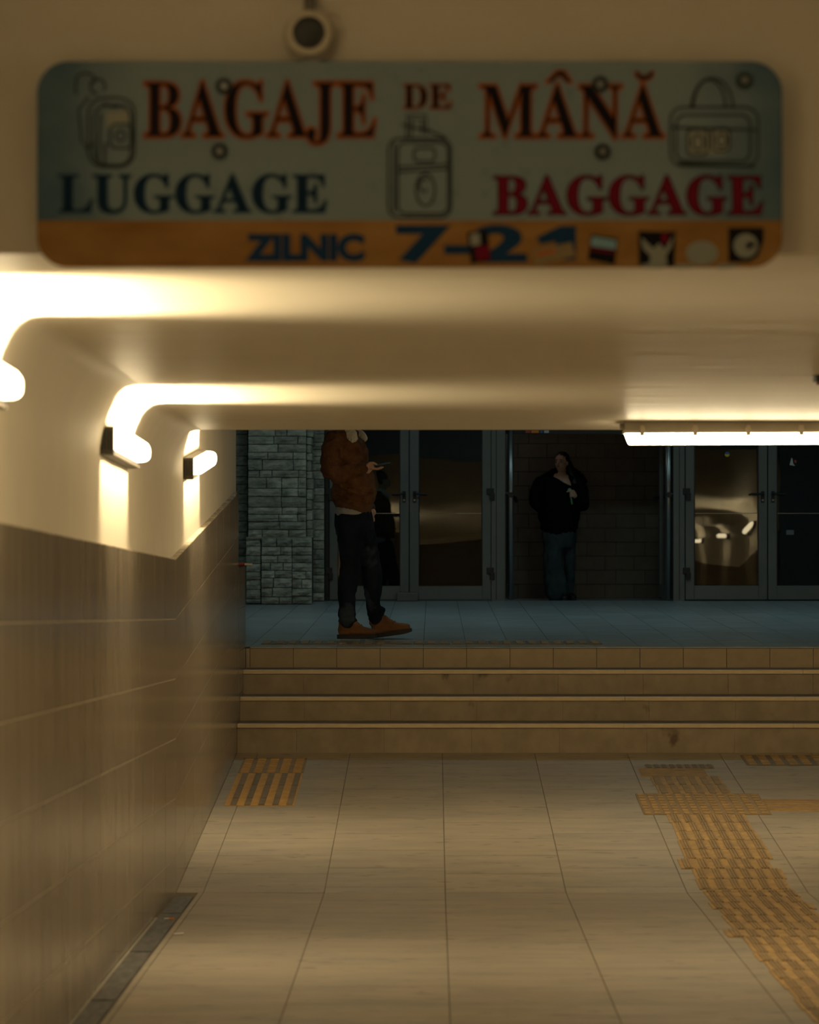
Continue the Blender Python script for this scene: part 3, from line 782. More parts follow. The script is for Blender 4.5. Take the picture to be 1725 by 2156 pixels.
# open leaves folded inwards, seen edge on
def open_leaf(n, px, sgn, label):
    e = tag(empty('door_%d' % n, (dx(px), YD + 0.1, ZB)), label, kind='structure')
    x = dx(px); 
    bm = bmesh.new(); cyl(bm, (x, YD + 0.04, (ZB + ZTOP) / 2), (0, 0, 1), 0.030, ZTOP - ZB, 18); obj('pivot_tube', bm, M_STEEL, e, smooth=True)
    obj('stile', B(x - 0.024, x + 0.024, YD + 0.08, YD + 0.18, ZB, ZTOP, bev=0.004), M_ALU, e)
    obj('stile', B(x - 0.024, x + 0.024, YD + 0.72, YD + 0.82, ZB, ZTOP, bev=0.004), M_ALU, e)
    obj('rail', B(x - 0.024, x + 0.024, YD + 0.18, YD + 0.72, ZB, ZB + 0.14), M_ALU, e)
    obj('glass_pane', B(x - 0.004, x + 0.004, YD + 0.18, YD + 0.72, ZB + 0.14, 3.15), M_GLASS, e)
    bm = bmesh.new()
    tube(bm, [(x + sgn * 0.02, YD + 0.75, dz(1046)), (x + sgn * 0.06, YD + 0.75, dz(1046)), (x + sgn * 0.075, YD + 0.72, dz(1048)), (x + sgn * 0.08, YD + 0.62, dz(1056))], [0.016, 0.018, 0.02, 0.014], ref=(0, 0, 1), seg=10)
    obj('handle', bm, M_ALUD, e, smooth=True)
    bm = bmesh.new(); cyl(bm, (x - sgn * 0.0, YD + 0.0, dz(1042)), (0, 1, 0), 0.03, 0.03, 14); cyl(bm, (x - sgn * 0.045, YD + 0.01, dz(1040)), (1, 0, 0), 0.018, 0.07, 12)
    obj('lock', bm, M_ALUD, e)
open_leaf(5, 1076, 1, 'glazed door leaf folded inwards, seen edge on left of the woman')
open_leaf(6, 1409, -1, 'glazed door leaf folded inwards, seen edge on right of the woman')
# stop block at the foot of the left pair
sb = bmesh.new(); box(sb, dx(836), dx(880), YD - 0.10, YD - 0.004, ZB - 0.012, dz(1247), bev=0.012)
tag(obj('door_stop', sb, M_TREAD), 'dark stone stop block at the foot of the left doors', 'door stop')
# stickers on the panes
def disc(px, py, r, Y, mats, label, two=True):
    e = empty('sticker', at(px, py, Y), label, 'sticker', 'stickers on the door glass')
    c = at(px, py, Y); seg = 16
    for nm, a0, a1, m in (('upper_half', 0, math.pi, mats[0]), ('lower_half', math.pi, 2 * math.pi, mats[1])):
        bm = bmesh.new(); prism(bm, [(c.x + r * math.cos(a0 + (a1 - a0) * k / seg), c.z + r * math.sin(a0 + (a1 - a0) * k / seg)) for k in range(seg + 1)], 'y', Y, Y + 0.001); obj(nm, bm, m, e)
M_SBLUE = mat('sticker_blue', (0.04, 0.13, 0.40), 0.5); M_SYEL = mat('sticker_yellow', (0.55, 0.45, 0.04), 0.5); M_SWHITE = mat('sticker_white', (0.5, 0.52, 0.54), 0.5)
M_SRED = mat('sticker_red', (0.45, 0.05, 0.06), 0.5)
disc(1531.5, 956.5, 0.026, YD + 0.012, (M_SBLUE, M_SYEL), 'small round blue and yellow sticker on the door glass')
e = empty('sticker', at(1671, 972, YD + 0.01), 'small white torn sticker with red mark on the right door glass', 'sticker', 'stickers on the door glass')
P = [at(x, y, YD + 0.012) for x, y in ((1663, 979), (1667, 964), (1669, 966), (1671, 977), (1675, 981))]
bm = bmesh.new(); prism(bm, [(p.x, p.z) for p in P], 'y', YD + 0.012, YD + 0.013); obj('paper', bm, M_SWHITE, e)
P = [at(x, y, YD + 0.012) for x, y in ((1673, 968), (1678, 970), (1677, 975), (1673, 974))]
bm = bmesh.new(); prism(bm, [(p.x, p.z) for p in P], 'y', YD + 0.012, YD + 0.013); obj('red_mark', bm, M_SRED, e)
e = empty('sticker', at(1664, 1121, YD + 0.01), 'faint pale rectangular label low on the right door glass', 'sticker', 'stickers on the door glass')
a = at(1656, 1126, YD + 0.012); b = at(1672, 1116, YD + 0.012)
obj('paper', B(a.x, b.x, YD + 0.012, YD + 0.013, a.z, b.z), mat('faint_label', (0.12, 0.15, 0.16), 0.5), e)
# small coloured sign at the head of the doorway
e = empty('door_head_sign', at(1130, 908, YD + 0.06), 'tiny coloured strip sign at the head of the open doorway', 'sign')
a = at(1103, 912.5, YD + 0.06); b = at(1160, 904, YD + 0.06)
obj('board', B(a.x, b.x, YD + 0.052, YD + 0.07, a.z, b.z + 0.03), M_ALUD, e)
for (p0, p1, m) in ((1107, 1117, M_SRED), (1119, 1135, M_ORANGE), (1138, 1143, M_SBLUE), (1146, 1156, M_SWHITE)):
    a = at(p0, 911.5, YD + 0.05); b = at(p1, 906, YD + 0.05); obj('colour_patch', B(a.x, b.x, YD + 0.048, YD + 0.052, a.z, b.z), m, e)

# room behind the doors: block wall and floor
YI = 24.75
zi = 1.085
bm = bmesh.new(); quad(bm, (-2.6, YD + 0.1, zi), (8, YD + 0.1, zi), (8, YI + 0.1, zi), (-2.6, YI + 0.1, zi))
tag(obj('floor', bm, M_HTILE), 'floor inside the doors', kind='structure')
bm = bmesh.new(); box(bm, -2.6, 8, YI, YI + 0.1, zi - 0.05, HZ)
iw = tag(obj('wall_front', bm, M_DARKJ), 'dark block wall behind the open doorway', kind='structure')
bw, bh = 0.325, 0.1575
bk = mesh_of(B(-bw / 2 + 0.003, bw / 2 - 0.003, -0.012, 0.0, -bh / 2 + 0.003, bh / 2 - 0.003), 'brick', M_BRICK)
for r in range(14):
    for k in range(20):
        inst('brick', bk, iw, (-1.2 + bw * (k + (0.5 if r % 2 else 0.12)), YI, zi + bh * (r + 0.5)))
bm = bmesh.new(); box(bm, -2.6, 8, YD + 0.3, YI, 3.4, 3.45)
tag(obj('ceiling', bm, M_HWALL), 'low ceiling inside the doors', kind='structure')

# ------------------------------------------------------------------ wall lamps
def lamp(s, y0, label, powered=True):
    def X(x): return x if s == 1 else (X0 + X1) - x
    y1 = y0 + 0.86; near = (y0 + y1) / 2 < YV
    m = -0.05 if near else 0.085
    zc0 = {True: 2.345 + 0.04 * (9.85 - (y0 + 0.43)), False: 2.345}[near]
    def zz(y): return zc0 + m * (y - (y0 + 0.43))
    e = empty('wall_lamp', (X(-1.40), y0 + 0.43, zc0), label, 'lamp', 'bulkhead lamps along the passage walls')
    bm = bmesh.new()
    xs = sorted((X(-1.421), X(-1.362)))
    vs = box(bm, xs[0], xs[1], y0, y1 - 0.02, -0.072, 0.052, bev=0.006)
    for v in bm.verts: v.co.z += zz(v.co.y)
    obj('base', bm, M_LAMPB, e)
    for k in range(4):
        bm = bmesh.new(); xs = sorted((X(-1.415 + k * 0.013), X(-1.409 + k * 0.013))); box(bm, xs[0], xs[1], y0 - 0.003, y0, -0.05, 0.036)
        for v in bm.verts: v.co.z += zz(v.co.y)
        obj('grille_bar', bm, M_ALUD, e)
    # D-section lens with a rounded far end
    bm = bmesh.new(); n = 12; secs = 14; rings = []
    for i in range(secs + 1):
        t = i / secs; y = y0 + 0.006 + t * 0.854
        d = max(0.0, (y - (y1 - 0.11)) / 0.11); k = math.sqrt(max(0.02, 1 - d * d)) if d > 0 else 1.0
        if t == 0: k = 0.93
        ring = []
        for j in range(n + 1):
            a = -math.pi / 2 + math.pi * j / n
            ca = math.copysign(abs(math.cos(a)) ** 0.62, math.cos(a)); sa = math.copysign(abs(math.sin(a)) ** 0.72, math.sin(a))
            ring.append(bm.verts.new((X(-1.362 + 0.060 * ca * (0.35 + 0.65 * k)), y, zz(y) + 0.050 * sa * k)))
        rings.append(ring)
    for a, b in zip(rings, rings[1:]):
        for j in range(n): bm.faces.new((a[j], a[j + 1], b[j + 1], b[j]))
        bm.faces.new((a[n], a[0], b[0], b[n]))
    bm.faces.new(rings[0]); bm.faces.new(rings[-1][::-1])
    obj('lens', bm, M_LENS, e, smooth=True)
    ax = Vector((0, 1, m)).normalized()
    for sg in (1, -1):
        slot_light('slot_light', (X(-1.318), y0 + 0.43, zc0 + sg * 0.056), (0, 0, sg), ax, 0.84, 0.03, SLOT * (0.95 if sg > 0 else 0.62), WARM, e)
        slot_light('slot_light', (X(-1.292), y0 + 0.43, zc0 + sg * 0.050), (1.6 * s, 0, sg), ax, 0.84, 0.03, SLOT * (1.9 if sg > 0 else 0.12), WARM, e)
lamp(1, 6.24, 'bright wall lamp cut off by the left picture edge')
lamp(1, 9.42, 'bright wall lamp sloping down, middle of the three on the tiled wall side')
lamp(1, 12.55, 'smallest wall lamp, tilted up, nearest the steps')
lamp(1, 3.2, 'wall lamp on the lamp side of the passage, behind the sign line')
for y in (3.2, 6.24, 9.42, 12.55):
    lamp(-1, y, {3.2: 'wall lamp on the far passage wall, nearest the viewer', 6.24: 'wall lamp on the far passage wall under the sign line',
                 9.42: 'wall lamp on the far passage wall facing the sloping lamp', 12.55: 'wall lamp on the far passage wall nearest the steps'}[y])

# ------------------------------------------------------------------ ceiling batten lamp
Yb = 11.37; zb = ceil_z(Yb); bx0, bx1 = 0.985, 2.245
bt = empty('ceiling_lamp', ((bx0 + bx1) / 2, Yb, zb), 'long clipped fluorescent lamp glowing under the ceiling edge', 'lamp')
rot = Matrix.Translation((bx0, Yb, zb)) @ Matrix.Rotation(0.012, 4, 'Z') @ Matrix.Rotation(-0.004, 4, 'Y')
def bobj(name, bm, m, smooth=False):
    bmesh.ops.transform(bm, matrix=rot, verts=bm.verts); return obj(name, bm, m, bt, smooth)
Lb = bx1 - bx0
bm = bmesh.new(); prism(bm, [(-0.055, -0.058), (-0.062, -0.045), (-0.045, 0.004), (0.045, 0.004), (0.062, -0.045), (0.055, -0.058)], 'x', 0.0, Lb); bobj('housing', bm, M_BATTEN)
bm = bmesh.new(); prism(bm, [(-0.064, -0.060), (-0.064, -0.046), (0.064, -0.046), (0.064, -0.060)], 'x', -0.004, Lb + 0.004); bobj('gasket_rim', bm, M_CLIP)
bm = bmesh.new()
pr = [(-0.058, -0.058), (-0.055, -0.085), (-0.042, -0.112), (0, -0.119), (0.042, -0.112), (0.055, -0.085), (0.058, -0.058)]
vs = prism(bm, pr, 'x', 0.004, Lb - 0.004)
for v in vs:
    t = (-0.058 - v.co.z) / 0.061
    if v.co.x < Lb / 2: v.co.x += 0.022 * t
    else: v.co.x -= 0.022 * t
bobj('lens', bm, M_TUBE)
for k in range(5):
    x = 0.085 + k * (Lb - 0.17) / 4
    bm = bmesh.new(); box(bm, x - 0.011, x + 0.011, -0.072, -0.056, -0.074, -0.022, bev=0.003); box(bm, x - 0.015, x + 0.015, -0.068, -0.052, -0.056, -0.034, bev=0.003)
    box(bm, x - 0.012, x + 0.012, 0.054, 0.07, -0.074, -0.022); bobj('clip', bm, M_CLIP)
bm = bmesh.new(); cyl(bm, (-0.008, 0, -0.024), (1, 0, 0), 0.016, 0.03, 12); bobj('end_cap', bm, M_BATTEN)

# ------------------------------------------------------------------ hanging sign
YG = 5.80
def sp(px, py): 
    v = at(px, py, YG); return (v.x, v.z)
sign = empty('sign', at(863, 560, YG), 'wide rounded luggage sign with printed letters on the bulkhead', 'sign')
def outline(x0, x1, y0, y1, r, n=8, corners=(1, 1, 1, 1)):
    pts = []
    for (cx, cy, a0, on) in ((x1 - r, y0 + r, -90, corners[1]), (x1 - r, y1 - r, 0, corners[2]), (x0 + r, y1 - r, 90, corners[3]), (x0 + r, y0 + r, 180, corners[0])):
        if on:
            for k in range(n + 1):
                a = math.radians(a0 + 90 * k / n); pts.append((cx + r * math.cos(a), cy + r * math.sin(a)))
        else:
            a = math.radians(a0 + 45); pts.append((cx + r * math.copysign(1, math.cos(a)), cy + r * math.copysign(1, math.sin(a))))
    return pts
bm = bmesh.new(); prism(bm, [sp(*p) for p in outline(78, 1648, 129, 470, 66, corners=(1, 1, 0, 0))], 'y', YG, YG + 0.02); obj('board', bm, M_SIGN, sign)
bm = bmesh.new(); prism(bm, [sp(*p) for p in outline(78, 1648, 464, 562, 62, corners=(0, 0, 1, 1))], 'y', YG - 0.001, YG + 0.02); obj('orange_band', bm, M_SIGNO, sign)
for x in (300, 1430):
    bm = bmesh.new(); a = sp(x, 300); box(bm, a[0] - 0.02, a[0] + 0.02, YG + 0.018, 5.862, a[1] - 0.1, a[1] + 0.1); obj('bracket', bm, M_ALUD, sign)
def boldserif(s): return ''.join(chr(0x1D400 + ord(c) - 65) if 'A' <= c <= 'Z' else c for c in s)
def text_mesh(s, off, rim=0.0):
    c = bpy.data.curves.new('t', 'FONT'); c.body = s; c.offset = off; c.resolution_u = 4
    if rim: c.fill_mode = 'NONE'; c.bevel_depth = rim; c.bevel_resolution = 0
    o = bpy.data.objects.new('t', c); COL.objects.link(o)
    dg = bpy.context.evaluated_depsgraph_get(); dg.update()
    m = bpy.data.meshes.new_from_object(o.evaluated_get(dg)); bpy.data.objects.remove(o); bpy.data.curves.remove(c)
    return m
def lettering(s, x0, x1, ytop, ybase, fill, rim, rim_off, layer=0.0012, off=0.0, shear=0.0, desc=None, ref=None):
    """cap height spans ytop..ybase (pixels); ref: letters used to measure the cap height"""
    r = text_mesh(ref or s, 0.0); ys_ = [v.co.y for v in r.vertices]; h0, h1 = (0.0, max(ys_)); bpy.data.meshes.remove(r)
    base = text_mesh(s, off); bx = [v.co.x for v in base.vertices]; xa, xb = min(bx), max(bx)
    def place(m, Y):
        for v in m.vertices:
            u = (v.co.x + shear * v.co.y - xa) / (xb - xa); t = v.co.y / h1
            p = sp(x0 + (x1 - x0) * u, ybase + (ytop - ybase) * t); v.co = (p[0], Y - v.co.z * 0.02, p[1])
        return m
    if rim:
        m = place(text_mesh(s, 0.0, rim_off), YG - layer); m.materials.clear(); m.materials.append(rim); put(bpy.data.objects.new('letter_rim', m), sign)
    m = place(base, YG - layer - 0.0008); m.materials.clear(); m.materials.append(fill); put(bpy.data.objects.new('lettering', m), sign)
lettering(boldserif('BAGAJE'), 305, 791, 174, 288, M_TDARK, M_TORANGE, 0.030, ref=boldserif('BE'))
lettering(boldserif('DE'), 849, 951, 178, 229, M_TDARK, M_TORANGE, 0.030)
lettering(boldserif('MANA'), 1012, 1398, 180, 289, M_TDARK, M_TORANGE, 0.030, ref=boldserif('MN'))
lettering(boldserif('LUGGAGE'), 124, 688, 369, 447, M_TNAVY, M_TTEAL, 0.02, ref=boldserif('LE'))
lettering(boldserif('BAGGAGE'), 1040, 1606, 372, 451, M_TRED, M_TDARK, 0.022, ref=boldserif('BE'))
lettering('ZILNIC', 516, 768, 497, 546, M_TBLUE, None, 0, off=0.06, ref='ZIL')
lettering('7-2', 834, 1110, 478, 548, M_TBLUE, None, 0, off=0.045, ref='72')
# accents, and the figure one
def poly(name, pts, m, Y=YG - 0.002, par=None, th=0.0006):
    bm = bmesh.new(); prism(bm, [sp(*p) for p in pts], 'y', Y - th, Y); return obj(name, bm, m, par or sign)
poly('accent', [(1143, 176), (1172, 146), (1190, 146), (1210, 176), (1196, 178), (1178, 162), (1158, 178)], M_TORANGE, YG - 0.0012)
poly('accent', [(1150, 173), (1175, 149), (1187, 149), (1204, 173), (1195, 175), (1179, 159), (1160, 175)], M_TDARK)
def arc(cx, cy, rx, ry, a0, a1, n=10): return [(cx + rx * math.cos(math.radians(a0 + (a1 - a0) * k / n)), cy + ry * math.sin(math.radians(a0 + (a1 - a0) * k / n))) for k in range(n + 1)]
poly('accent', arc(1357, 150, 23, 23, 0, 180) + arc(1357, 148, 12, 10, 180, 0), M_TORANGE, YG - 0.0012)
poly('accent', arc(1357, 150, 20, 20, 5, 175) + arc(1357, 148, 14, 12, 175, 5), M_TDARK)
poly('numeral', [(1130, 500), (1180, 476), (1213, 476), (1213, 548), (1170, 548), (1170, 508), (1138, 514)], M_TBLUE)
def ribbon(paths, wd, m, name):
    bm = bmesh.new()
    for P in paths:
        L_, R_ = [], []
        for i, p in enumerate(P):
            a = Vector(P[max(0, i - 1)]); b = Vector(P[min(len(P) - 1, i + 1)]); t = (b - a); t = t.normalized() if t.length else Vector((1, 0)); n = Vector((-t.y, t.x)) * wd / 2
            L_.append(Vector(p) + n); R_.append(Vector(p) - n)
        for i in range(len(P) - 1):
            q = [sp(*v) for v in (L_[i], L_[i + 1], R_[i + 1], R_[i])]
            vs = [bm.verts.new((a, YG - 0.0012, b)) for a, b in q]
            bm.faces.new(vs)
    return obj(name, bm, m, sign)
def rr_path(x0, x1, y0, y1, r): 
    o = outline(x0, x1, y0, y1, r, 5); return o + [o[0]]
# trolley case
ribbon([rr_path(818, 950, 292, 458, 22), rr_path(838, 944, 300, 450, 16), [(856, 290), (858, 242), (897, 242), (899, 282)], [(866, 288), (867, 252), (889, 252), (890, 282)],
        [(838, 352), (944, 346)], [(838, 362), (944, 356)], rr_path(872, 916, 312, 340, 8), [(846, 262), (905, 276), (940, 290)],
        arc(896, 400, 20, 34, 0, 360, 16), arc(893, 390, 10, 14, 40, 320, 8), [(830, 300), (830, 446)]], 5, M_TGREY, 'suitcase_drawing')
# handbag
ribbon([rr_path(1412, 1596, 226, 350, 26), rr_path(1424, 1580, 242, 340, 20), [(1416, 268), (1592, 274)], arc(1494, 226, 34, 58, 180, 360, 12), arc(1500, 230, 44, 66, 180, 360, 12),
        rr_path(1448, 1490, 272, 326, 10), rr_path(1500, 1536, 270, 318, 10), arc(1470, 300, 12, 16, 0, 360, 10), arc(1520, 296, 10, 14, 0, 360, 10), [(1428, 344), (1590, 352)]], 5, M_TGREY, 'handbag_drawing')
poly('bag_pocket', rr_path(1450, 1534, 276, 324, 10)[:-1], M_TPALE, YG - 0.0004)
# backpack
ribbon([rr_path(186, 284, 206, 352, 34), rr_path(198, 276, 222, 348, 26), [(172, 300), (166, 230), (188, 204)], [(160, 168), (160, 200)], arc(180, 168, 20, 14, 150, 400, 8), arc(206, 182, 16, 16, 90, 400, 10),
        rr_path(232, 278, 262, 312, 12), arc(254, 286, 10, 12, 0, 360, 8), [(212, 240), (206, 350)], [(222, 300), (220, 350)], [(176, 300), (184, 318), (196, 300)], [(218, 218), (240, 226), (262, 222)]], 5, M_TGREY, 'backpack_drawing')
poly('pack_panel', [(222, 236), (270, 232), (272, 262), (226, 270)], M_TPALE, YG - 0.0004)
# screw heads and washers
for x, y in ((463, 319), (1269, 320), (472, 182), (1264, 178), (1568, 170)):
    bm = bmesh.new(); c = at(x, y, YG); cyl(bm, (c.x, YG - 0.002, c.z), (0, 1, 0), 0.022, 0.004, 20); o = obj('washer', bm, M_TGREY, sign)
    bm = bmesh.new(); cyl(bm, (c.x, YG - 0.005, c.z), (0, 1, 0), 0.009, 0.005, 12); obj('screw', bm, M_STEEL, o)
# stickers over the orange band
def sticker(name, pts, m, extra=()):
    poly('sticker', pts, m, YG - 0.0032)
    for q, mm in extra: poly('sticker_print', q, mm, YG - 0.0040)
sticker('a', [(984, 490), (1026, 484), (1034, 548), (992, 556)], M_TDARK, [([(990, 494), (1010, 491), (1012, 515), (992, 518)], M_TPALE), ([(1000, 520), (1030, 516), (1032, 545), (1004, 550)], M_TRED)])
sticker('b', [(1122, 526), (1204, 510), (1212, 540), (1126, 560)], M_TTAN, [([(1128, 532), (1168, 524), (1170, 532), (1130, 541)], M_TORANGE)])
sticker('c', [(1246, 494), (1301, 503), (1294, 558), (1238, 546)], M_TDARK, [([(1247, 498), (1298, 507), (1296, 526), (1244, 518)], mat('print_sky', (0.16, 0.30, 0.38), 0.6)), ([(1243, 521), (1295, 529), (1294, 535), (1242, 527)], M_TRED)])
sticker('d', [(1345, 487), (1422, 489), (1420, 562), (1346, 560)], M_TDARK, [([(1350, 500), (1376, 524), (1388, 512), (1400, 526), (1418, 496), (1414, 520), (1402, 540), (1406, 559), (1366, 559), (1370, 540), (1354, 524)], M_TPALE), ([(1392, 492), (1408, 492), (1406, 514), (1394, 512)], M_TRED)])
bm = bmesh.new()
sticker('f', [(1534, 480), (1608, 480), (1608, 506), (1596, 540), (1580, 552), (1534, 552)], M_TDARK, [(arc(1570, 518, 26, 26, 0, 360, 14)[:-1], M_TPALE), ([(1570, 512), (1590, 508), (1588, 520), (1572, 526)], M_TRED)])
poly('sticker', arc(1478, 533, 34, 26, 0, 360, 16)[:-1], M_TPALE, YG - 0.0032)
ribbon([arc(1478, 533, 30, 22, 300, 600, 14), arc(1476, 533, 14, 10, 0, 360, 10)], 7, M_TGREY, 'wreath_print')
for q in ([(1352, 556), (1400, 558), (1396, 566), (1356, 565)], [(1420, 558), (1462, 557), (1458, 565), (1424, 566)], [(1508, 556), (1560, 558), (1540, 565), (1512, 566)]):
    poly('torn_patch', q, M_TPALE, YG - 0.0045)

# round fixture above the sign
cpos = at(651, 70, YG)
cf = empty('camera_fixture', cpos, 'round fixture with a black centre disc and pale ring above the sign', 'fixture')
bm = bmesh.new(); cyl(bm, (cpos.x, 5.845, cpos.z), (0, 1, 0), 0.070, 0.03, 32); obj('back_plate', bm, mat('fixture_beige', (0.36, 0.32, 0.25), 0.6), cf)
bm = bmesh.new(); cyl(bm, (cpos.x, 5.815, cpos.z), (0, 1, 0), 0.058, 0.05, 32, 0.052); obj('ring', bm, mat('fixture_ring', (0.46, 0.41, 0.32), 0.6), cf)
bm = bmesh.new(); sph(bm, (cpos.x, 5.797, cpos.z), 0.047, (1, 0.4, 1), 20, 12); obj('dark_dome', bm, M_ALUD, cf, smooth=True)
bm = bmesh.new(); cyl(bm, (cpos.x, 5.83, cpos.z + 0.09), (0, 0, 1), 0.016, 0.10, 14); obj('stem', bm, M_LAMPB, cf)

# ------------------------------------------------------------------ people
def head_bm(bm, c, h, f, s):
    """skull, jaw, nose, ears as closed shapes round centre c; h = head height; f = facing unit vector; s = its left side"""
    f = Vector(f).normalized(); u = Vector((0, 0, 1)); s = Vector(s)
    def P(a, b, d): return Vector(c) + f * a * h + s * b * h + u * d * h
    R = Matrix((f, s, u)).transposed().to_4x4()
    sph(bm, P(-0.06, 0, 0.12), h, (0.40, 0.335, 0.385), 20, 14, R)
    sph(bm, P(0.06, 0, -0.08), h, (0.30, 0.275, 0.36), 18, 12, R)
    sph(bm, P(0.15, 0, -0.33), h, (0.15, 0.17, 0.13), 14, 10, R)
    sph(bm, P(0.27, 0, 0.10), h, (0.07, 0.22, 0.06), 12, 8, R)
    tube(bm, [P(0.34, 0, 0.04), P(0.395, 0, -0.05), P(0.40, 0, -0.10)], [0.032 * h, 0.04 * h, 0.05 * h], ref=s, seg=10)
    for k in (-1, 1):
        sph(bm, P(-0.03, 0.325 * k, -0.03), h, (0.07, 0.03, 0.115), 10, 8, R)
        sph(bm, P(0.22, 0.15 * k, -0.08), h, (0.09, 0.10, 0.09), 10, 8, R)
    sph(bm, P(0.315, 0, -0.21), h, (0.05, 0.10, 0.05), 10, 8, R)
    return P, R
def face_parts(P, R, h, parent):
    for k in (-1, 1):
        bm = bmesh.new(); sph(bm, P(0.305, 0.13 * k, 0.015), h * 0.058, (0.8, 1.15, 0.62), 12, 8, R); e = obj('eye', bm, M_EYE, parent, smooth=True)
        bm = bmesh.new(); sph(bm, P(0.345, 0.13 * k, 0.015), h * 0.027, (0.5, 1, 1), 10, 6, R); obj('iris', bm, M_IRIS, e, smooth=True)
        bm = bmesh.new(); tube(bm, [P(0.325, 0.055 * k, 0.095), P(0.335, 0.13 * k, 0.12), P(0.28, 0.215 * k, 0.095)], [0.014 * h, 0.018 * h, 0.008 * h], ref=(0, 0, 1), seg=8); obj('eyebrow', bm, M_HAIRK, parent, smooth=True)
    bm = bmesh.new(); sph(bm, P(0.35, 0, -0.195), h, (0.022, 0.085, 0.018), 12, 8, R); sph(bm, P(0.345, 0, -0.225), h, (0.024, 0.07, 0.02), 12, 8, R); obj('lips', bm, M_LIP, parent, smooth=True)

# --- man with the phone (faces +X; his right side toward the viewer)
YM = 17.15; SM = YM / F
def m_(px, py, dy=0.0): return Vector(((px - CX) * SM, YM + dy, ZC - (py - CY) * SM))
man = empty('person', m_(742, 1347), 'man in brown suede jacket, dark jeans and tan boots looking at a phone', 'person')
bm = bmesh.new()
hc = m_(750, 858); HP, HR = head_bm(bm, hc, 0.24, (0.93, 0, -0.36), (0, 1, 0))
tube(bm, [m_(744, 880), m_(739, 900), m_(735, 915)], [0.062, 0.064, 0.075])
tube(bm, [m_(735, 915), m_(733, 960), m_(742, 1020), m_(744, 1080), m_(746, 1110)], [(0.12, 0.07), (0.15, 0.10), (0.14, 0.10), (0.14, 0.10), (0.14, 0.10)])
tube(bm, [m_(728, 925, -0.12), m_(704, 930, -0.18), m_(700, 992, -0.22), m_(735, 993, -0.19), m_(766, 987, -0.16), m_(776, 985, -0.155)], [0.05, 0.05, 0.042, 0.038, 0.03, 0.029])
tube(bm, [m_(730, 925, 0.12), m_(728, 930, 0.18), m_(730, 1015, 0.23), m_(768, 1062, 0.17), m_(783, 1080, 0.14)], [0.05, 0.05, 0.042, 0.033, 0.034])
for k in range(4):
    tube(bm, [m_(780, 1076 + k, 0.105 + k * 0.022), m_(785, 1088, 0.105 + k * 0.022), m_(787, 1098 - abs(k - 1.5), 0.108 + k * 0.02)], [0.010, 0.0095, 0.008], seg=8)
for sgn, pts in ((-1, [(740, 1110), (740, 1190), (734, 1235), (733, 1318)]), (1, [(757, 1110), (780, 1200), (786, 1240), (793, 1318)])):
    tube(bm, [m_(x, y, sgn * (0.09 if y < 1230 else 0.11)) for x, y in pts], [0.06, 0.04, 0.03, 0.028])
# right hand: palm, four curled fingers under the phone, thumb along its near edge
tube(bm, [m_(770, 986, -0.155), m_(779, 985, -0.150), m_(789, 986, -0.145)], [(0.030, 0.026), (0.040, 0.024), (0.040, 0.017)])
sph(bm, m_(776, 990, -0.15), 0.03, (0.9, 0.9, 1.0), 12, 8)
for k in range(4):
    dy = -0.182 + 0.024 * k; ln = (0, 3, 3, 1)[k]
    tube(bm, [m_(786, 986.5, dy), m_(794 + ln, 988.5, dy), m_(801 + ln, 986.3, dy), m_(805 + ln, 983.8, dy + 0.002)], [0.0105, 0.0098, 0.009, 0.0075], seg=10)
tube(bm, [m_(773, 983, -0.178), m_(780, 976.5, -0.183), m_(788, 975.5, -0.172), m_(795, 979.2, -0.158)], [0.015, 0.0125, 0.0105, 0.0085], seg=10)
fused('body', bm, M_SKIN, man, voxel=0.0055, smooth=3)
face_parts(HP, HR, 0.24, man)
bm = bmesh.new(); sph(bm, HP(-0.095, 0, 0.165), 0.24, (0.40, 0.362, 0.37), 20, 14, HR); sph(bm, HP(-0.22, 0, -0.06), 0.24, (0.24, 0.30, 0.30), 16, 12, HR); fused('hair', bm, M_HAIRB, man, 0.008, 2, 0.002, 60)
# jacket
bm = bmesh.new()
def ring(xa, xb, py, ry): return m_((xa + xb) / 2, py), (ry, (xb - xa) / 2 * SM)
T = [ring(712, 780, 1070, 0.165), ring(700, 789, 1056, 0.185), ring(697, 794, 1038, 0.20), ring(699, 788, 1010, 0.205), ring(692, 780, 980, 0.21), ring(691, 775, 950, 0.215), ring(694, 769, 930, 0.20), ring(702, 762, 917, 0.17), ring(716, 758, 909, 0.11)]
tube(bm, [t[0] for t in T], [t[1] for t in T], seg=20)
tube(bm, [m_(722, 917, -0.13), m_(706, 926, -0.185), m_(700, 948, -0.215), m_(698, 975, -0.235), m_(699, 994, -0.235), m_(716, 999, -0.225), m_(738, 994, -0.20), m_(756, 989, -0.175)],
     [0.07, 0.078, 0.078, 0.076, 0.074, 0.066, 0.058, 0.047], seg=16)
tube(bm, [m_(728, 917, 0.13), m_(722, 930, 0.19), m_(722, 975, 0.24), m_(736, 1018, 0.25), m_(762, 1050, 0.20), m_(774, 1064, 0.165)], [0.07, 0.078, 0.075, 0.068, 0.055, 0.048], seg=16)
for (cx_, cy_, dy_, rr_) in ((712, 1000, -0.228, 0.076), (722, 999, -0.222, 0.073), (731, 996, -0.21, 0.068), (741, 994, -0.198, 0.064), (750, 991, -0.186, 0.058), (699, 972, -0.235, 0.083), (699, 987, -0.236, 0.082)):
    a_ = m_(cx_, cy_, dy_); d_ = Vector((0.006, 0.001, 0.0012)) if cx_ > 705 else Vector((0.002, 0, -0.006))
    tube(bm, [a_ - d_, a_ + d_], [(rr_ * 0.97, rr_ * 0.98)] * 2, seg=16)
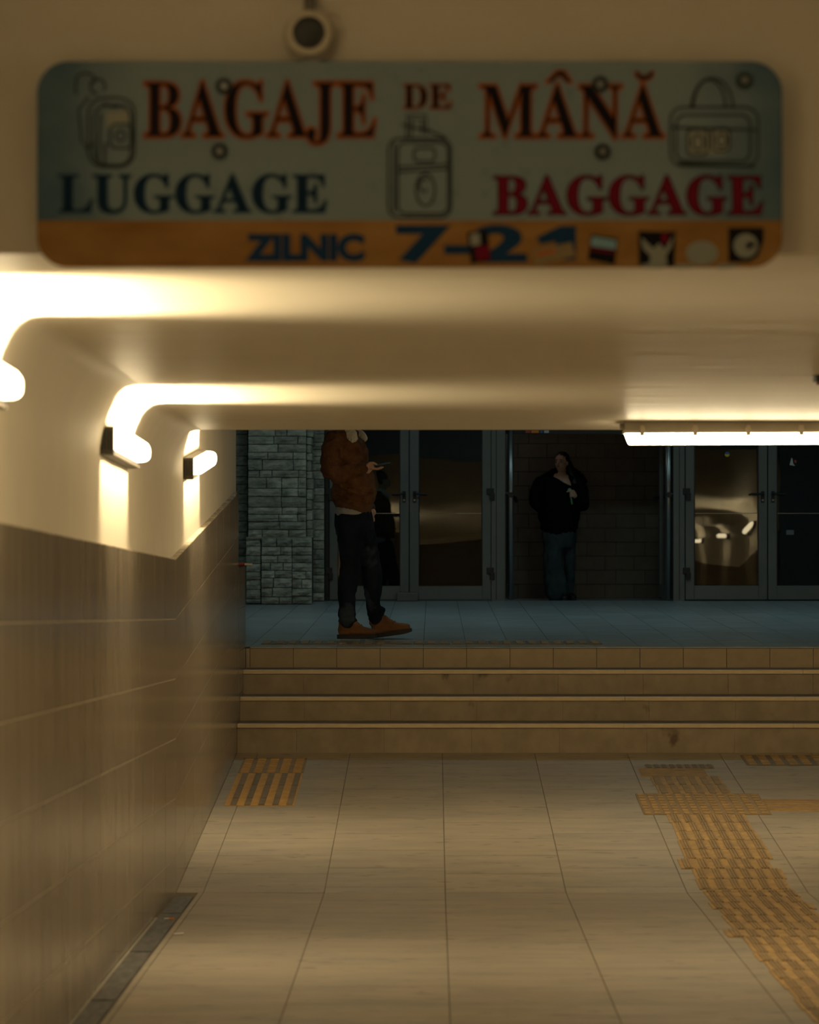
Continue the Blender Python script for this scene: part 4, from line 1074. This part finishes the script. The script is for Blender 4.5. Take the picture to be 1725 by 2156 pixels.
for (p_, q_) in (((716, 940, -0.20), (738, 962, -0.19)), ((716, 950, -0.21), (742, 984, -0.18)), ((720, 1022, -0.20), (760, 1044, -0.19)), ((735, 1030, -0.20), (775, 1040, -0.16)), ((712, 1046, -0.17), (740, 1056, -0.20))):
    tube(bm, [m_(*p_), m_((p_[0] + q_[0]) / 2, (p_[1] + q_[1]) / 2 + 1, (p_[2] + q_[2]) / 2 - 0.012), m_(*q_)], [0.016, 0.022, 0.014], seg=8)
fused('jacket', bm, M_SUEDE, man, 0.007, 2, 0.010, 9.0, (1.0, 1.0, 1.5))
bm = bmesh.new(); tube(bm, [m_(747, 1078.5), m_(746, 1072), m_(746, 1065)], [(0.158, 36.5 * SM), (0.162, 38.5 * SM), (0.168, 40 * SM)], seg=28); fused('waistband', bm, M_SUEDE2, man, 0.009, 2, 0.002, 30)
bm = bmesh.new(); tube(bm, [m_(754, 989.5, -0.175), m_(763, 987.5, -0.168), m_(769, 986, -0.16)], [0.048, 0.046, 0.042], seg=16); obj('cuff', bm, M_SUEDE2, man, smooth=True)
bm = bmesh.new(); tube(bm, [m_(773, 1062, 0.168), m_(779, 1070, 0.15)], [0.047, 0.042], seg=14); obj('cuff', bm, M_SUEDE2, man, smooth=True)
# fleece collar: two turned-down flaps and the band round the neck
bm = bmesh.new()
tube(bm, [m_(724, 897, -0.10), m_(734, 909, -0.165), m_(744, 920, -0.195), m_(749, 929, -0.205)], [(0.030, 0.050), (0.024, 0.052), (0.020, 0.050), (0.018, 0.034)], ref=(0.4, 1, 0), seg=14)
tube(bm, [m_(722, 899, 0.085), m_(745, 906, 0.09), m_(764, 918, 0.05), m_(769, 926, 0.03)], [(0.03, 0.042), (0.025, 0.04), (0.022, 0.034), (0.018, 0.024)], ref=(0, 1, 0), seg=14)
tube(bm, [m_(718, 897, -0.08), m_(709, 894, 0.0), m_(718, 897, 0.08)], [(0.04, 0.03), (0.045, 0.03), (0.04, 0.03)], ref=(0, 0, 1), seg=12)
fused('collar', bm, M_FLEECE, man, 0.008, 3, 0.003, 40)
# shirt hem
bm = bmesh.new(); tube(bm, [m_(741, 1081.5), m_(742, 1076), m_(744, 1066)], [(0.170, 38 * SM), (0.168, 36.5 * SM), (0.15, 34 * SM)], seg=24); fused('shirt_hem', bm, M_SHIRT, man, 0.009, 2, 0.003, 18)
# jeans
bm = bmesh.new()
T = [ring(706, 781, 1074, 0.150), ring(703, 786, 1092, 0.172), ring(705, 788, 1110, 0.180), ring(711, 790, 1126, 0.17)]
tube(bm, [t[0] for t in T], [t[1] for t in T], seg=18)
def legpath(rows, dy):
    return [m_((a + b) / 2, y, d + dy) for a, b, y, d in rows], [((b - a) / 2 * SM * 0.98, (b - a) / 2 * SM) for a, b, y, d in rows]
P_, R_ = legpath([(706, 775, 1100, -0.075), (710, 770, 1130, -0.085), (716, 763, 1165, -0.09), (717, 761, 1195, -0.095), (713, 758, 1222, -0.10), (712, 751, 1245, -0.10), (714, 749, 1284, -0.10), (712, 752, 1293, -0.10), (715, 750, 1299, -0.10), (711, 754, 1306, -0.10), (714, 752, 1309, -0.10)], 0.0)
tube(bm, P_, R_, seg=16)
P_, R_ = legpath([(722, 787, 1100, 0.07), (738, 792, 1130, 0.08), (754, 798, 1165, 0.09), (760, 804, 1200, 0.10), (762, 805, 1225, 0.105), (767, 803, 1255, 0.11), (770, 801, 1279, 0.12), (771, 813, 1290, 0.12), (775, 808, 1299, 0.125), (774, 811, 1305, 0.125), (776, 808, 1309, 0.125)], 0.0)
tube(bm, P_, R_, seg=16)
fused('jeans', bm, M_DENIM, man, 0.009, 3, 0.006, 9.0, (1, 1, 1.6))
# boots
def boot(heel_px, toe_px, dy, pitch, ankle_px, yaw=0.0):
    zf = hall_z(YM + dy) + 0.002
    L_ = (toe_px - heel_px) * SM; x0 = (heel_px - CX) * SM; y0 = YM + dy
    if abs(dy + 0.1) < 0.02: zf += 0.012
    mt = Matrix.Translation((x0, y0, zf)) @ Matrix.Rotation(yaw, 4, 'Z') @ Matrix.Rotation(-pitch, 4, 'Y')
    def W(x, y, z): return mt @ Vector((x * L_, y, z))
    bm = bmesh.new()
    tube(bm, [W(0.10, 0, 0.060), W(0.25, 0, 0.066), W(0.45, 0, 0.066), W(0.65, 0, 0.060), W(0.80, 0, 0.054), W(0.93, 0, 0.050)], [(0.036, 0.04), (0.04, 0.045), (0.042, 0.042), (0.048, 0.036), (0.047, 0.031), (0.036, 0.024)], ref=(0, 1, 0), seg=14)
    ax = (ankle_px - heel_px) * SM / L_
    tube(bm, [W(0.16, 0, 0.055), W(0.20, 0, 0.085), Vector(((ankle_px - CX) * SM - 0.012, y0, zf + 0.118)), Vector(((ankle_px - CX) * SM - 0.006, y0, zf + 0.155))], [(0.04, 0.05), (0.043, 0.055), (0.046, 0.062), (0.05, 0.066)], ref=(0, 1, 0), seg=14)
    tube(bm, [W(0.62, 0, 0.07), W(0.46, 0, 0.095), W(0.34, 0, 0.13)], [0.032, 0.04, 0.045], ref=(0, 1, 0), seg=12)
    b = fused('boot', bm, M_BOOT, man, 0.007, 3)
    bm = bmesh.new(); n = 28; pts = []
    for k in range(n):
        a = 2 * math.pi * k / n; cx_ = math.cos(a)
        wy = 0.047 if cx_ > -0.2 else 0.041
        px_ = 0.5 + 0.515 * math.copysign(abs(cx_) ** 0.75, cx_); pts.append((px_, wy * math.copysign(abs(math.sin(a)) ** 0.7, math.sin(a))))
    lo = [bm.verts.new(W(px_, wy, 0.010 * max(0, (px_ - 0.75) / 0.25) ** 2)) for px_, wy in pts]; hi = [bm.verts.new(W(px_, wy * 1.04, 0.032 + 0.004 * px_)) for px_, wy in pts]
    bm.faces.new(lo[::-1]); bm.faces.new(hi)
    for i in range(n): bm.faces.new((lo[i], lo[(i + 1) % n], hi[(i + 1) % n], hi[i]))
    obj('sole', bm, M_SOLE, b)
    for k in range(5):
        t = k / 4; bm = bmesh.new(); c = W(0.62 - 0.28 * t, 0, 0.108 + 0.050 * t)
        tube(bm, [c + Vector((-0.004, -0.034, -0.018)), c + Vector((0.004, -0.016, 0.0)), c + Vector((0, 0.016, 0.001)), c + Vector((0, 0.034, -0.018))], [0.0035] * 4, ref=(0, 0, 1), seg=6)
        obj('lace', bm, M_LACE, b, smooth=True)
boot(712, 793, -0.10, 0.0, 734)
boot(782, 868, 0.125, 0.14, 796)
# phone held in the hand
ph = empty('phone', m_(803, 982, -0.15), 'slim black phone held level in the man hand', 'phone')
bm = bmesh.new(); box(bm, -0.074, 0.074, -0.036, 0.036, -0.0045, 0.0045, bev=0.004)
pm = Matrix.Translation(m_(803.5, 980.0, -0.148)) @ Matrix.Rotation(-0.19, 4, 'Y') @ Matrix.Rotation(0.25, 4, 'X')
bmesh.ops.transform(bm, matrix=pm, verts=bm.verts); obj('case', bm, M_PHONE, ph)
bm = bmesh.new(); box(bm, -0.070, 0.070, -0.033, 0.033, 0.0045, 0.0052); bmesh.ops.transform(bm, matrix=pm, verts=bm.verts); obj('screen', bm, mat('phone_screen', (0.02, 0.022, 0.026), 0.08), ph)

# --- woman walking in the doorway (faces the viewer, head turned to picture left)
YW = 24.15; SW = YW / F
def w_(px, py, dy=0.0): return Vector(((px - CX) * SW, YW + dy, ZC - (py - CY) * SW))
wo = empty('person', w_(1181, 1265), 'woman in black jacket and wide grey jeans walking through the open doorway', 'person')
bm = bmesh.new()
wf = Vector((-0.52, -0.85, 0.06)).normalized(); ws = Vector((0.85, -0.52, 0)).normalized()
WP, WR = head_bm(bm, w_(1183, 974), 0.222, wf, ws)
tube(bm, [w_(1184, 988, 0.01), w_(1184, 1000, 0.0), w_(1183, 1010, 0.0)], [0.046, 0.047, 0.06], seg=14)
tube(bm, [w_(1180, 1008), w_(1179, 1040), w_(1178, 1085), w_(1177, 1115)], [(0.08, 0.14), (0.10, 0.16), (0.10, 0.14), (0.11, 0.16)])
tube(bm, [w_(1160, 1008), w_(1146, 1014), w_(1136, 1055), w_(1140, 1084, -0.04)], [0.045, 0.045, 0.038, 0.03])
tube(bm, [w_(1200, 1008), w_(1216, 1014), w_(1224, 1058, -0.02), w_(1212, 1048, -0.17), w_(1207, 1043, -0.20)], [0.045, 0.045, 0.038, 0.03, 0.026])
tube(bm, [w_(1209, 1045, -0.19), w_(1205, 1040, -0.215), w_(1202, 1036, -0.225)], [(0.03, 0.024), (0.036, 0.024), (0.034, 0.018)], ref=(0, 0, 1))
for k in range(4):
    z = 1034.5 + 3.6 * k
    tube(bm, [w_(1205, z, -0.228), w_(1199.5, z + 0.4, -0.246), w_(1197.5, z + 1.0, -0.232), w_(1200, z + 1.2, -0.216)], [0.0095, 0.009, 0.0085, 0.007], seg=8)
tube(bm, [w_(1205, 1034, -0.215), w_(1199, 1033, -0.236), w_(1191, 1036, -0.244)], [0.012, 0.0105, 0.008], seg=8)
for sgn, pts in ((-1, [(1166, 1110, 0), (1166, 1180, -0.02), (1172, 1248, -0.06)]), (1, [(1196, 1110, 0.02), (1200, 1180, 0.065), (1202, 1246, 0.11)])):
    tube(bm, [w_(a, b, c) for a, b, c in pts], [0.055, 0.032, 0.022])
fused('body', bm, M_SKIN, wo, 0.0055, 3)
face_parts(WP, WR, 0.222, wo)
bm = bmesh.new(); sph(bm, WP(-0.10, 0, 0.17), 0.222, (0.40, 0.365, 0.395), 20, 14, WR); sph(bm, WP(-0.29, 0, -0.02), 0.222, (0.20, 0.28, 0.28), 16, 12, WR)
tube(bm, [WP(-0.34, 0.12, 0.0), w_(1202, 988, 0.02), w_(1207, 1003, -0.02), w_(1210, 1018, -0.07)], [0.05, 0.045, 0.042, 0.028], seg=12)
fused('hair', bm, M_HAIRK, wo, 0.008, 2, 0.004, 40)
bm = bmesh.new()
def wring(xa, xb, py, ry, dy=0.0): return w_((xa + xb) / 2, py, dy), (ry, (xb - xa) / 2 * SW)
T = [wring(1139, 1218, 1112, 0.165), wring(1133, 1222, 1095, 0.18), wring(1131, 1222, 1065, 0.19), wring(1134, 1220, 1030, 0.18), wring(1138, 1220, 1017, 0.15), wring(1160, 1205, 1012, 0.065)]
tube(bm, [t[0] for t in T], [t[1] for t in T], seg=20)
tube(bm, [w_(1158, 1007), w_(1140, 1016), w_(1131, 1036), w_(1128, 1058), w_(1138, 1072, -0.05)], [0.075, 0.085, 0.085, 0.08, 0.06], seg=14)
tube(bm, [w_(1204, 1007), w_(1217, 1018), w_(1225, 1040), w_(1225, 1064, -0.03), w_(1218, 1056, -0.12), w_(1211, 1048, -0.17)], [0.075, 0.085, 0.085, 0.08, 0.06, 0.045], seg=14)
fused('jacket', bm, M_BLACKJ, wo, 0.009, 3, 0.010, 8)
bm = bmesh.new()
tube(bm, [w_(1157, 1001, -0.06), w_(1166, 996, 0.08), w_(1186, 993, 0.13), w_(1210, 997, 0.08), w_(1222, 1006, 0.0), w_(1230, 1014, -0.06)], [0.035, 0.05, 0.06, 0.06, 0.05, 0.035], ref=(0, 0, 1), seg=12)
fused('hood', bm, M_FUR, wo, 0.009, 1, 0.012, 30)
bm = bmesh.new()
T = [wring(1140, 1214, 1108, 0.13), wring(1140, 1215, 1128, 0.14), wring(1142, 1214, 1142, 0.13)]
tube(bm, [t[0] for t in T], [t[1] for t in T], seg=16)
def wleg(rows): return [w_((a + b) / 2, y, d) for a, b, y, d in rows], [((b - a) / 2 * SW * 0.9, (b - a) / 2 * SW) for a, b, y, d in rows]
P_, R_ = wleg([(1141, 1184, 1125, -0.02), (1142, 1184, 1160, -0.04), (1142, 1187, 1200, -0.06), (1145, 1193, 1232, -0.08), (1147, 1196, 1250, -0.09)]); tube(bm, P_, R_, seg=16)
P_, R_ = wleg([(1176, 1214, 1125, 0.03), (1186, 1213, 1160, 0.05), (1189, 1212, 1200, 0.08), (1192, 1212, 1235, 0.10), (1193, 1212, 1252, 0.11)]); tube(bm, P_, R_, seg=16)
fused('jeans', bm, M_JEANW, wo, 0.009, 3, 0.010, 9, (1.4, 1, 0.7))
def shoe(px, dy, dirx, nm):
    c = w_(px, 1262, dy); c.z = 1.085
    d = Vector((dirx, -1, 0)).normalized()
    bm = bmesh.new(); tube(bm, [c + Vector((0, 0, 0.045)) - d * 0.08, c + Vector((0, 0, 0.05)), c + d * 0.10 + Vector((0, 0, 0.042)), c + d * 0.16 + Vector((0, 0, 0.034))], [(0.036, 0.04), (0.04, 0.045), (0.044, 0.036), (0.034, 0.026)], ref=(d.y * -1, d.x, 0), seg=14)
    s_ = fused(nm, bm, M_SHOEW, wo, 0.008, 2)
    bm = bmesh.new(); tube(bm, [c + Vector((0, 0, 0.012)) - d * 0.09, c + Vector((0, 0, 0.012)) + d * 0.02, c + d * 0.17 + Vector((0, 0, 0.012))], [(0.038, 0.012), (0.042, 0.012), (0.036, 0.012)], ref=(d.y * -1, d.x, 0), seg=12); obj('sole', bm, M_SOLE, s_, smooth=True)
shoe(1183, -0.05, 0.12, 'shoe'); shoe(1202, 0.12, 0.2, 'shoe')
gn = empty('stem', w_(1199, 1045, -0.235), 'small green stem held in the woman raised hand', 'stem')
bm = bmesh.new(); tube(bm, [w_(1197, 1031, -0.226), w_(1199, 1040, -0.229), w_(1200.5, 1052, -0.229), w_(1202, 1061, -0.226)], [0.012, 0.009, 0.008, 0.009], ref=(0, 1, 0), seg=10); obj('stalk', bm, M_GREEN, gn, smooth=True)
bm = bmesh.new(); sph(bm, w_(1197, 1032.5, -0.226), 0.026, (0.85, 0.5, 0.85), 12, 8); obj('bud', bm, mat('pale_green', (0.22, 0.45, 0.28), 0.6), gn, smooth=True)
